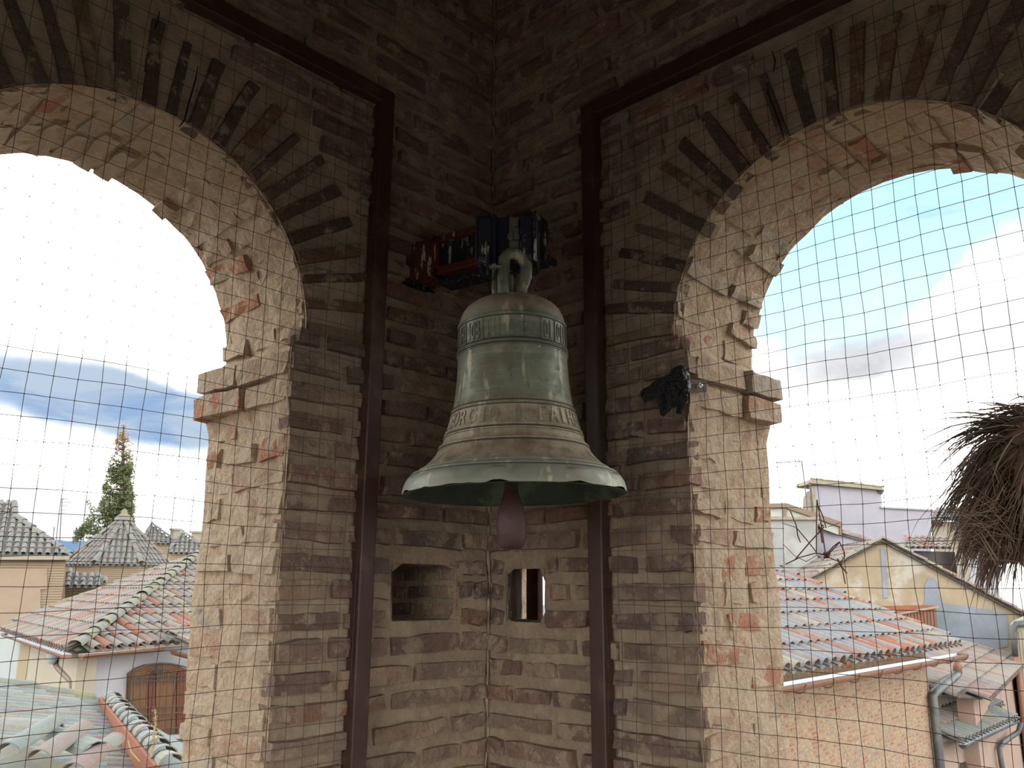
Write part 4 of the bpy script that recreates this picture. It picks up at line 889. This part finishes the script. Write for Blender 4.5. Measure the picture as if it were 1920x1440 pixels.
# ---- L3: long brick building far left
h3 = root('brick_building', at(60, 1100, 30)-_up*8, 'long brick building with grey tiled hipped roof at the far left', 'building')
d = 30; wpl = facing(40, 1060, d)
facade(h3, [onv(-220, 1046, wpl), onv(123, 1046, wpl), onv(118, 1100, wpl), dz(onv(118, 1100, wpl), GZ), dz(onv(-220, 1046, wpl), GZ)], 'farbrick', 8)
fn = wpl[1]
for q in ([(-120, 1066), (88, 1066), (88, 1105), (76, 1105), (76, 1180), (-120, 1185)],): m = MB(); m.prism([onv(x, y, wpl)-fn*.02 for x, y in q], -fn*.04); m.build('plaster_panel', 'panel', h3)
m = MB(); m.prism([onv(x, y, wpl) for x, y in ((-220, 1043), (131, 1043), (128, 1050), (-220, 1050))], -fn*.3); m.build('cornice', 'stone_b', h3)
A = onv(-220, 1041, wpl)-fn*.35; B = onv(131, 1041, wpl)-fn*.35; B.z = A.z = (A.z+B.z)/2; pl3 = plane_slope(A, B, .62, fn)
roof(h3, pl3, [(-220, 1041), (131, 1041), (28, 968), (26, 942), (-220, 942)], 'tile_grey', .25, .36); H_ = onplane(28, 966, pl3[0], pl3[1]); caps(h3, [onplane(131, 1040, pl3[0], pl3[1]), H_], 'tile_grey', .14, .5); caps(h3, [H_, onplane(27, 942, pl3[0], pl3[1])], 'tile_grey', .14, .5)
# ---- L4: eight-sided drum under a pyramid roof
h4 = root('octagonal_building', at(210, 1100, 36)-_up*8, 'eight sided brick drum with a pyramid roof of grey tiles', 'building')
ap = at(232, 972, 40); ez = at(230, 1055, 36).z; cx = Vector((ap.x, ap.y, 0)); ro4 = (at(330, 1055, 40)-at(232, 1055, 40)).length*1.0
cor8 = []
for i in range(8): a = YAW+math.pi+rad(22.5+45*i+24.5); cor8.append(Vector((ap.x+ro4*math.cos(a), ap.y+ro4*math.sin(a), ez)))
for i in range(8):
    A, B = cor8[i], cor8[(i+1) % 8]; mid = (A+B)/2; n_ = (B-A).cross(ap-A).normalized(); n_ = n_ if n_.z > 0 else -n_
    m = MB(); m.prism([dz(A, GZ), dz(B, GZ), B-_up*.02, A-_up*.02], (cx+_up*0-Vector((mid.x, mid.y, 0))).normalized()*.5); m.v = [q+(Vector((ap.x, ap.y, q.z))-q)*.035 for q in m.v]; m.build('wall', 'farbrick', h4)
    if (mid-ap).dot(_fh) > 1.5: m = MB(); m.add([A, B, ap], [(0, 1, 2)]); m.build('roof', 'deck', h4, False, False); continue
    u_ = (B-A).normalized(); v_ = (ap-mid).normalized(); roof(h4, (A, n_, u_, v_), None, 'tile_grey', .25, .40, 120, poly3=[A, B, ap]); caps(h4, [A+_up*.08, ap+_up*.08], 'tile_grey', .13, .6)
m = MB(); m.lathe([(.45, -.1), (.35, .1), (.16, .22), (.12, .4), (.001, .45)], ap, 10); m.build('finial', 'ridge', h4)
m = MB(); wq4 = vplane(at(200, 1070, 33.0), at(250, 1070, 33.2))
pn = [(x, y) for x, y in ((204, 1064), (247, 1064), (247, 1079), (204, 1079))]
f4 = facing(160, 1100, 31.8); A = onv(122, 1097, f4); B = onv(204, 1097, f4); B.z = A.z
roof(h4, plane_slope(A, B, .5, f4[1]), [(122, 1098), (200, 1096), (195, 1078), (150, 1074), (124, 1070)], 'tile_grey', .25, .36)
m = MB(); m.prism([at(122, 1100, 32.9), at(196, 1097, 32.9), at(196, 1180, 32.9), at(122, 1180, 32.9)], _fh*1.5); m.build('wall', 'farbrick', h4)
# ---- L5: two small hipped roofs beyond, with chimneys
for (xs, apx, ey, dd_, lb) in (((266, 330), (285, 985), 1018, 52, 'distant grey pyramid roof just right of the octagonal roof'), ((316, 392), (342, 1000), 1036, 48, 'distant grey pyramid roof nearest to the left stone jamb')):
    h5 = root('pavilion', at(sum(xs)/2, ey, dd_)-_up*8, lb, 'building'); f5 = facing(sum(xs)/2, ey, dd_); A, B = onv(xs[0], ey, f5), onv(xs[1], ey, f5); A.z = B.z; T = onv(*apx, (f5[0]+f5[1]*1.6, f5[1])); pl5 = plane_slope(A, B, (T.z-A.z)/1.6, f5[1]); n_ = pl5[1]
    facade(h5, [A-_up*.1, B-_up*.1, dz(B, GZ), dz(A, GZ)], 'farbrick', 3); roof(h5, pl5, [(xs[0], ey), (xs[1], ey), apx], 'tile_grey', .27, .4, 150)
    m = MB(); m.add([A, B, T, A+f5[1]*3.2, B+f5[1]*3.2], [(0, 3, 2), (3, 4, 2), (4, 1, 2)]); m.build('roof', 'tile_grey', h5); caps(h5, [A+_up*.1, T+_up*.1], 'tile_grey', .12, .8); caps(h5, [B+_up*.1, T+_up*.1], 'tile_grey', .12, .8)
    c = at(368 if xs[0] > 300 else 328, 1012 if xs[0] > 300 else 1006, dd_+2.5); m = MB(); m.box(c, (.45, .45, .9)); m.box(c+_up*.45, (.6, .6, .12)); m.build('chimney', 'stone_b', h5)
# ---- hills, antenna, conifer
m = MB(); vs = []; N = 40
for i in range(N+1):
    x = -60+360*i/N; y = 1014+3*nz(i*.5, 1)*2; vs.append(at(x, y, 700)); 
n_ = len(vs); m.add(vs+[at(-60+360*i/N, 1130, 640) for i in range(N+1)]+[at(-60+360*i/N, 1130, 900) for i in range(N+1)], [(i, i+1, n_+i+1, n_+i) for i in range(N)]+[(i+1, i, 2*n_+i, 2*n_+i+1) for i in range(N)]); M['hill'] = plain('hazy_blue_hill', (.10,.17,.27), 1, 0, .3, .02); lab(struct(m.build('distant_hill', 'hill')), 'hazy blue wooded hill on the horizon')
def yagi(nm, lb, mast, bars, rr=.02, boom=None, d_=30, mt='grille'):
    r_ = root(nm, at(*mast[0], d_), lb, 'antenna'); m = MB(); m.tube([dz(at(*mast[0], d_), GZ)]+[at(x, y, d_) for x, y in mast], rr, 6); m.build('mast', mt, r_)
    if boom: m = MB(); m.tube([at(x, y, d_) for x, y in boom], rr*.7, 5); m.build('boom', mt, r_)
    for (a, b) in bars: m = MB(); m.tube([at(*a, d_), at(*b, d_)], rr*.6, 4); m.build('element', mt, r_)
yagi('tv_antenna', 'thin grey television mast beside the tall conifer', [(112, 1015), (116, 940), (118, 934)], [((113, 936), (127, 935)), ((116, 942), (133, 942)), ((114, 948), (126, 948)), ((116, 956), (124, 957)), ((115, 962), (123, 962))], .035, None, 60)
yagi('tv_antenna', 'thin bare mast rising left of the tall antenna', [(99, 1012), (102, 988)], [((98, 992), (104, 992))], .03, None, 60)
tr = root('conifer_tree', at(228, 1100, 52)-_up*8, 'tall pointed dark green conifer with thin brownish top', 'tree'); M['bark'] = plain('grey_bark', (.10,.075,.055), .95)
def leafm(t, b):
    r = t.new('ShaderNodeNewGeometry').outputs['Random Per Island']; sp = t.new('ShaderNodeSeparateXYZ'); t.put(sp.inputs[0], pos(t))
    g = t.ramp(r, [(0, (.07,.10,.035)), (.5, (.11,.145,.05)), (.85, (.16,.18,.07)), (1, (.24,.15,.07))]); h = t.step(sp.outputs[2], tz-2.6, tz-.9)
    t.put(b.inputs['Base Color'], t.mix(h, g, (.36,.22,.11))); b.inputs['Roughness'].default_value = .8
tz = at(232, 793, 52).z; M['leaf'] = mat('conifer_foliage', leafm)
m = MB(); m.tube([dz(at(226, 1100, 52), GZ), at(226, 1000, 52), at(230, 900, 52), at(232, 796, 52)], [.4, .3, .15, .03], 8); m.build('trunk', 'bark', tr)
PW = [(793, 1, 2), (815, 8, 9), (835, 14, 12), (858, 20, 14), (865, 26, 18), (885, 27, 15), (905, 31, 17), (930, 38, 18), (950, 40, 17), (975, 36, 17), (1000, 30, 10)]; RT = random.Random(5); m = MB(); br = MB()
def tuft(x, y, dd, s, n=5):
    c = at(x, y, 52+dd)
    for _ in range(n):
        a = Vector((RT.gauss(0, 1), RT.gauss(0, 1), RT.gauss(0, .7)+.3)).normalized()*s*RT.uniform(.6, 1.2); b = a.orthogonal().normalized()*s*.22; m.add([c, c+a*.55+b, c+a, c+a*.55-b], [(0, 1, 2, 3)])
for i in range(420):
    y = 797+(1010-797)*RT.random()**.8; wl_, wr_ = np.interp(y, [p[0] for p in PW], [p[1] for p in PW]), np.interp(y, [p[0] for p in PW], [p[2] for p in PW]); side_ = RT.uniform(-1, 1); x = 231+(wl_ if side_ < 0 else wr_)*side_*1.02; dd = RT.uniform(-1.2, 1.2)*(wl_/40)
    if y < 870 and RT.random() < .40: continue
    br.tube([at(231, y+6, 52), at(x, y, 52+dd)], [.04, .01], 4, False)
    for _ in range(11 if y > 870 else 5): tuft(x+RT.gauss(0, 3.0), y+RT.gauss(0, 4.0), dd+RT.gauss(0, .15), .16 if y > 850 else .12, 6)
for i in range(110):
    x = RT.uniform(140, 240); yt = np.interp(x, [140, 165, 190, 240], [1000, 975, 945, 975]); y = RT.uniform(yt, 1012)
    for _ in range(7): tuft(x+RT.gauss(0, 3), y+RT.gauss(0, 3), RT.uniform(-1, 1), .17, 6)
for i in range(14): y = 985-i*3.5; tuft(170-i*.2+RT.uniform(-3, 6), y, 0, .2, 5)
br.build('branch', 'bark', tr, False, False)['kind'] = 'stuff'; o = m.build('foliage', 'leaf', tr, False, False); o['kind'] = 'stuff'
# ---- R1: brick house with the big mixed tile roof
z2 = .85; A = onz(1465, 1250, z2); B = onz(1779, 1205, z2); rh = root('brick_house', dz((A+B)/2, GZ), 'brick house with mixed grey and red tiled roof right of the jamb', 'house')
p6 = plane_slope(A, B, .40); A2 = onplane(1380, 1262, p6[0], p6[1])
roof(rh, p6, [(1380, 1262), (1465, 1250), (1779, 1205), (1775, 1196), (1452, 1070), (1380, 1042)], 'tile_right', .235, .40)
caps(rh, [onplane(1776, 1200, p6[0], p6[1])+_up*.03, onplane(1452, 1070, p6[0], p6[1])+_up*.03], 'tile_right', .10, .40, 'verge_tile')
oo = (B-A).cross(_up).normalized(); oo = oo if oo.dot(_fh) < 0 else -oo; uu = (B-A).normalized()
g_ = gutter(rh, A-uu*2+oo*.16-_up*.13, B+uu*.05+oo*.16-_up*.15, oo, 'zinc', 'copper', .085)
for i in range(9): m = MB(); c = A+(B-A)*(i/8)+oo*.16-_up*.15; m.tube([c+oo*(-.09*math.cos(a))-_up*(.095*math.sin(a)) for a in np.linspace(0, math.pi, 8)], .008, 5); m.build('gutter_bracket', 'copper', g_)
wpa = (A-oo*.25, B-oo*.25); wp = vplane(*wpa); rc = onv(1736, 1245, wp); lc = A-oo*.25-uu*2.2; tz_ = z2-.06
facade(rh, [dz(lc, tz_), dz(rc, tz_), dz(rc, GZ), dz(lc, GZ)], 'em', 4, 'wall', -oo)
lst = []; xa = uu if uu.cross(-oo).z > 0 else -uu
L0 = (onv(1470, 1260, wp)-lc).dot(uu)-.2; L1 = (rc-lc).dot(uu); r_ = 0; zz_ = tz_-.05
while zz_ > z2-2.6:
    s = L0+(.06 if r_ % 2 else 0)
    while s < L1-.05:
        L = R.choice((.10, .115, .12, .13)); c = dz(lc+uu*(s+L/2), zz_)+oo*(.003+R.uniform(0, .004)); lst.append(('eb', min(L, L1-s), .036, .02, frame_m(xa, -oo, c), .002)); s += L+.014
    zz_ -= .049; r_ += 1
commit(rh, lst, 300, 'brick', 'brick_courses')
dp_ = [(1784, 1232), (1785, 1262), (1780, 1268), (1742, 1298), (1738, 1304), (1752, 1440), (1756, 1500)]; pd = [oo*.16, oo*.16, oo*.15, oo*.10, oo*.10, oo*.10, oo*.10]
pp = [onv(x, y, wp)+o_*0+oo*.08 for (x, y), o_ in zip(dp_, pd)]; m = MB(); m.tube(pp[:2], .066, 12); m.build('downpipe_neck', 'copper', rh, True); m = MB(); m.tube([pp[1]]+pp[2:], .062, 12); m.build('downpipe', 'darkpipe', rh, True)
# ---- R2: pinkish house with two lower roofs
z3 = -.08; A = onz(1843, 1306, z3); B = onz(1920, 1236, z3); ph = root('pink_house', dz(A, GZ), 'pink rendered house with stepped lower tiled roofs at bottom right', 'house')
p7 = plane_slope(A, B, .35, -_rt); roof(ph, p7, [(1843, 1306), (1920, 1236), (1785, 1200), (1700, 1215), (1700, 1290), (1740, 1296)], 'tile_pink', .20, .36)
oB = -(Vector((p7[3].x, p7[3].y, 0)).normalized()); A7, B7 = A-oB*.15, B-oB*.15; facade(ph, [dz(A7, z3-.05), dz(B7, z3-.05), dz(B7, GZ), dz(A7, GZ)], 'pink_w', .25, 'wall', -oB)
facade(ph, [at(1722, 1283, 16), at(1846, 1303, 16), dz(at(1846, 1303, 16), GZ), dz(at(1722, 1283, 16), GZ)], 'pink_w', .3)
z4 = -.62; A = onz(1792, 1386, z4); B = onz(1890, 1343, z4); p8 = plane_slope(A, B, .38); roof(ph, p8, [(1792, 1386), (1890, 1343), (1882, 1326), (1797, 1272), (1735, 1290), (1745, 1372)], 'tile_moss', .21, .38)
o8 = (B-A).cross(_up).normalized(); o8 = o8 if o8.dot(_fh) < 0 else -o8; gutter(ph, A+o8*.09-_up*.07, B+(B-A)*.05+o8*.09-_up*.07, o8, 'zinc', 'darkpipe', .06)
A8, B8 = A-o8*.2-(B-A)*.10, B-o8*.2+(B-A)*.4; w8 = vplane(A8, B8); facade(ph, [dz(A8, z4-.08), dz(B8, z4-.08), dz(B8, GZ), dz(A8, GZ)], 'pink_w', .25, 'wall', -o8)
m = MB(); m.tube([onv(x, y, w8)+o8*q for x, y, q in ((1886, 1352, .25), (1887, 1370, .2), (1882, 1380, .12), (1868, 1392, .1), (1864, 1402, .08), (1870, 1440, .08), (1876, 1500, .08))], .045, 10); m.build('downpipe', 'darkpipe', ph, True)
wn2 = empty('window', (0, 0, 0), ph); CHAIN[wn2.name] = CHAIN[ph.name]; m = MB(); m.prism([onv(x, y, w8) for x, y in ((1799, 1432), (1834, 1417), (1838, 1480), (1801, 1480))], o8*.01); m.build('window_pane', 'darkwin', wn2)
m = MB(); m.beam(onv(1811, 1427, w8)+o8*.02, onv(1813, 1480, w8)+o8*.02, .03, .03, o8); m.build('window_bar', 'bframe', wn2)
M['moss'] = plain('bright_moss', (.12,.17,.03), .95); m = MB()
for i in range(160): 
    t = R.random()**1.5*.75; c = A.lerp(B, t)+o8*R.uniform(.0, .1)+_up*R.uniform(-.06, .0); a = Vector((R.uniform(-1, 1), R.uniform(-1, 1), 1))*.020; b = a.orthogonal()*.35; m.add([c-b, c+b, c+a], [(0, 1, 2)])
o = m.build('moss', 'moss', ph, False, False); o['kind'] = 'stuff'
# ---- R3: gable house
d = 25; gh = root('gable_house', at(1700, 1200, d)-_up*8, 'beige rendered gable house with blue grey cement patch', 'house'); gp = (at(1650, 1100, d), (_fh+_rt*.12).normalized())
G = lambda x, y, o=0: onv(x, y, gp)-_fh*o
facade(gh, [G(1650, 1014), G(1925, 1158), dz(G(1925, 1158), GZ), dz(G(1440, 1128), GZ), G(1440, 1128)], 'gable_w', 7)
m = MB(); m.prism([G(x, y, .01) for x, y in ((1733, 1130), (1734, 1095), (1740, 1084), (1748, 1082), (1756, 1090), (1758, 1112), (1764, 1130), (1850, 1142), (1884, 1148), (1890, 1170), (1888, 1212), (1720, 1250), (1718, 1150))], -_fh*.02); m.build('cement_patch', 'bluepatch', gh)
m = MB(); m.prism([G(x, y, .01) for x, y in ((1650, 1028), (1658, 1030), (1664, 1120), (1656, 1122))], -_fh*.02); m.build('cement_patch', 'bluepatch', gh)
RB = lambda x, y, e: G(x, y)+_fh*e
for (E_, nm_) in (((1925, 1158), 0), ((1440, 1128), 1)):
    a = G(1650, 1012, .15); b = G(*E_, .15); c = a+_fh*7+_rt*(1.2 if nm_ == 0 else 1.0)*.8; n_ = (b-a).cross(c-a).normalized(); n_ = n_ if n_.z > 0 else -n_; v_ = (a-b).normalized(); u_ = v_.cross(n_)
    roof(gh, (a, n_, u_, v_), None, 'tile_pink', .22, .38, 250, poly3=[a, b, b+(c-a), c]); caps(gh, [b+_up*.03, a+_up*.03], 'tile_pink', .12, .4, 'verge_tile')
m = MB(); m.prism([G(x, y, .9) for x, y in ((1600, 1137), (1724, 1134), (1726, 1142), (1600, 1172))], _fh*.6); m.build('balcony_wall', 'terra', gh)
for i in range(11): x = 1662+i*5.8; m = MB(); m.beam(G(x, 1150-i*.8, 1.0), G(x+3, 1185, 1.0), .07, .05, _fh); m.build('baluster', 'terra' if i % 2 else 'rustpipe', gh)
m = MB(); m.beam(G(1655, 1149, 1.05), G(1726, 1136, 1.05), .09, .05); m.build('balcony_rail', 'stone_b', gh)
# cream corner house with pipes at the right edge
ch_ = root('cream_house', at(1910, 1250, 20.5)-_up*6, 'cream house corner with brown pipes at the right picture edge', 'house'); cw = (at(1900, 1200, 20.5), _fh); facade(ch_, [onv(1893, 1172, cw), onv(2010, 1120, cw), dz(onv(2010, 1120, cw), GZ), dz(onv(1893, 1172, cw), GZ)], 'cream_w', 4)
m = MB(); m.tube([onv(1925, 1168, cw)-_fh*.1, onv(1900, 1170, cw)-_fh*.1, onv(1896, 1176, cw)-_fh*.1, onv(1897, 1200, cw)-_fh*.1, onv(1900, 1230, cw)-_fh*.1], .075, 8); m.build('downpipe', 'darkpipe', ch_, True); m = MB(); m.tube([onv(1899, 1205, cw)-_fh*.1, onv(1912, 1320, cw)-_fh*.1, onv(1925, 1450, cw)-_fh*.1], .07, 8); m.build('downpipe', 'copper', ch_, True)
for i in range(3): m = MB(); a = onv(1904+i*6, 1185-i, cw)-_fh*.02; b = onv(1918+i*6, 1330, cw)-_fh*.02; m.beam(a, b, .10, .05, _fh); m.build('moulding', 'stone_b', ch_)
# ---- R4: lavender building
lb_ = root('lavender_building', at(1620, 1000, 40)-_up*8, 'tall lavender grey rendered building with stepped parapet', 'building'); lp = (at(1620, 1000, 40), (_fh-_rt*.1).normalized()); Lq = lambda x, y, o=0: onv(x, y, lp)-_fh*o
facade(lb_, [Lq(1528, 907), Lq(1652, 920), Lq(1649, 952), Lq(1746, 957), Lq(1746, 1060), dz(Lq(1746, 1060), GZ), dz(Lq(1528, 1060), GZ)], 'lav', 6)
facade(lb_, [Lq(1517, 908), Lq(1528, 907), dz(Lq(1528, 1000), GZ), dz(Lq(1524, 1000), GZ)], 'stone_b', 5, 'chimney_side'); facade(lb_, [Lq(1506, 935), Lq(1513, 921), Lq(1518, 921), Lq(1524, 965), Lq(1504, 965)], 'stone_b', 3, 'side_block')
m = MB(); m.prism([Lq(1516, 900, .25), Lq(1521, 898, .25), Lq(1650, 914, .25), Lq(1652, 920, .25), Lq(1516, 907, .25)], _fh*2.0); m.build('coping', 'stone_b', lb_); caps(lb_, [Lq(1654, 915, .2), Lq(1519, 899, .2)], 'stone_b', .10, .5, 'coping_tile')
m = MB(); m.prism([Lq(1644, 918, .1), Lq(1656, 919, .1), Lq(1653, 927, .1), Lq(1646, 924, .1)], _fh*1); m.build('corbel', 'deck', lb_); m = MB(); m.prism([Lq(1650, 950, .1), Lq(1747, 955, .1), Lq(1747, 958, .1), Lq(1650, 953, .1)], _fh*1); m.build('coping', 'lav', lb_)
m = MB(); m.tube([Lq(1514, 906, .3), Lq(1520, 960, .3)], .05, 6); m.build('downpipe', 'darkpipe', lb_)
yagi('tv_antenna', 'long thin television antenna left of the lavender building', [(1512, 935), (1508, 900), (1503, 864)], [((1456+i*5, 868-i*.3), (1457+i*5, 865-i*.3)) for i in range(9)]+[((1497, 861), (1500, 868))], .03, [(1452, 868), (1506, 865)], 39)
# ---- R5: conservatory and grey house behind the jamb
gh2 = root('grey_house', at(1480, 1030, 29)-_up*8, 'grey stained house with brown framed conservatory on top', 'house'); q5 = (at(1480, 1030, 29), _fh); Q = lambda x, y, o=0: onv(x, y, q5)-_fh*o
facade(gh2, [Q(1395, 972), Q(1533, 972), Q(1533, 1100), dz(Q(1533, 1100), GZ), dz(Q(1395, 1100), GZ)], 'grey_w', 3)
facade(gh2, [Q(1533, 984, -.6), Q(1640, 1012, -.6), Q(1640, 1100, -.6), dz(Q(1640, 1100, -.6), GZ), dz(Q(1533, 1100, -.6), GZ)], 'lav', 3)
m = MB(); m.prism([Q(1395, 968, .12), Q(1533, 970, .12), Q(1533, 975, .12), Q(1395, 975, .12)], _fh*.5); m.build('coping', 'stone_b', gh2)
m = MB(); m.prism([Q(1461, 1060, .01), Q(1467, 1060, .01), Q(1468, 1070, .01), Q(1462, 1071, .01)], -_fh*.02); m.build('vent_hole', 'darkwin', gh2)
a = Q(1536, 984, -.5); b = Q(1640, 1014, -.5); n_ = (b-a).cross(_fh*2+_up*.5).normalized(); n_ = n_ if n_.z > 0 else -n_; v_ = (a-b).normalized(); roof(gh2, (a, n_, v_.cross(n_), v_), None, 'tile_pink', .25, .4, 100, poly3=[a, b, b+_fh*1.2+_up*.3, a+_fh*1.2+_up*.3])
def fbar(pts, w__=.22, nm='frame_bar', mt='bframe', o=-.9): m = MB(); [m.beam(at(*p, 29.35), at(*r, 29.35), w__, w__*.8) for p, r in zip(pts, pts[1:])]; m.build(nm, mt, gh2)
fbar([(1395, 951), (1472, 948)]); fbar([(1472, 948), (1576, 984)]); fbar([(1471, 948), (1471, 975)], .13); fbar([(1575, 984), (1576, 1003)], .1)
M['glass'] = plain('pale_conservatory_glass', (.36,.38,.31), .12)
for P_ in ([(1395, 953), (1467, 951), (1467, 972), (1395, 972)], [(1475, 953), (1535, 972), (1475, 972)], [(1538, 974), (1573, 985), (1573, 1003), (1538, 990)]): m = MB(); m.prism([at(x, y, 29.37) for x, y in P_], _fh*.03); m.build('glass_pane', 'glass', gh2)
# ---- R6: far house and lean-to roofs
fh_ = root('far_house', at(1780, 990, 46)-_up*8, 'distant white house with grey tiled roof right of the lavender building', 'house'); q6 = (at(1780, 990, 46), _fh); Z6 = lambda x, y, o=0: onv(x, y, q6)-_fh*o
facade(fh_, [Z6(1744, 978), Z6(1830, 978), dz(Z6(1830, 978), GZ), dz(Z6(1744, 978), GZ)], 'cream_w', 5); A, B = Z6(1742, 977, .4), Z6(1800, 975, .4); B.z = A.z; roof(fh_, plane_slope(A, B, .45), [(1742, 977), (1798, 974), (1816, 952), (1745, 956)], 'tile_grey', .28, .45)
facade(fh_, [Z6(1798, 975, .1), Z6(1816, 951, .1), Z6(1832, 965, .1), Z6(1832, 978, .1)], 'grey_w', 4); m = MB(); m.prism([Z6(1748, 982, .02), Z6(1768, 982, .02), Z6(1768, 987, .02), Z6(1748, 987, .02)], -_fh*.03); m.build('window', 'wood', fh_)
m = MB(); m.prism([Z6(1784, 968, .3), Z6(1790, 966, .3), Z6(1798, 990, .3), Z6(1786, 990, .3)], -_fh*.2); M['tarp'] = plain('blue_tarp', (.10,.19,.25), .7); m.build('tarpaulin', 'tarp', fh_)
sh_ = root('lean_to', at(1740, 1030, 34)-_up*8, 'low lean-to tiled roof with open tile ends under the lavender wall', 'shed'); q7 = (at(1740, 1030, 34), _fh); Y7 = lambda x, y, o=0: onv(x, y, q7)-_fh*o
A, B = Y7(1690, 1028, 1), Y7(1790, 1034, 1); B.z = A.z; roof(sh_, plane_slope(A, B, .35), [(1690, 1026), (1785, 1027), (1770, 1005), (1700, 1008)], 'tile_pink', .24, .4); facade(sh_, [Y7(1690, 1032), Y7(1790, 1035), dz(Y7(1790, 1035), GZ), dz(Y7(1690, 1032), GZ)], 'darkwin', 3); facade(sh_, [Y7(1786, 1018, 1), Y7(1835, 1020, 1), dz(Y7(1835, 1020, 1), GZ), dz(Y7(1786, 1018, 1), GZ)], 'white_w', 2, 'wall')
ds = root('satellite_dish', at(1847, 950, 44), 'round white satellite dish on a thin pole against the sky', 'dish'); m = MB(); c = at(1847, 940, 44); vs = [c+_rt*(.32*math.cos(a))+_up*(.32*math.sin(a))-_fh*.05 for a in np.linspace(0, 2*math.pi, 21)[:-1]]; m.add(vs+[c], [(i, (i+1) % 20, 20) for i in range(20)]); m.build('dish', 'white_w', ds); m = MB(); m.tube([c-_up*.2+_fh*.05, at(1849, 965, 44), dz(at(1849, 965, 44), GZ)], .03, 6); m.build('pole', 'grille', ds); m = MB(); m.tube([at(1847, 938, 44), at(1846, 925, 43.8), at(1840, 918, 43.8)], .012, 5); m.build('feed_arm', 'grille', ds)
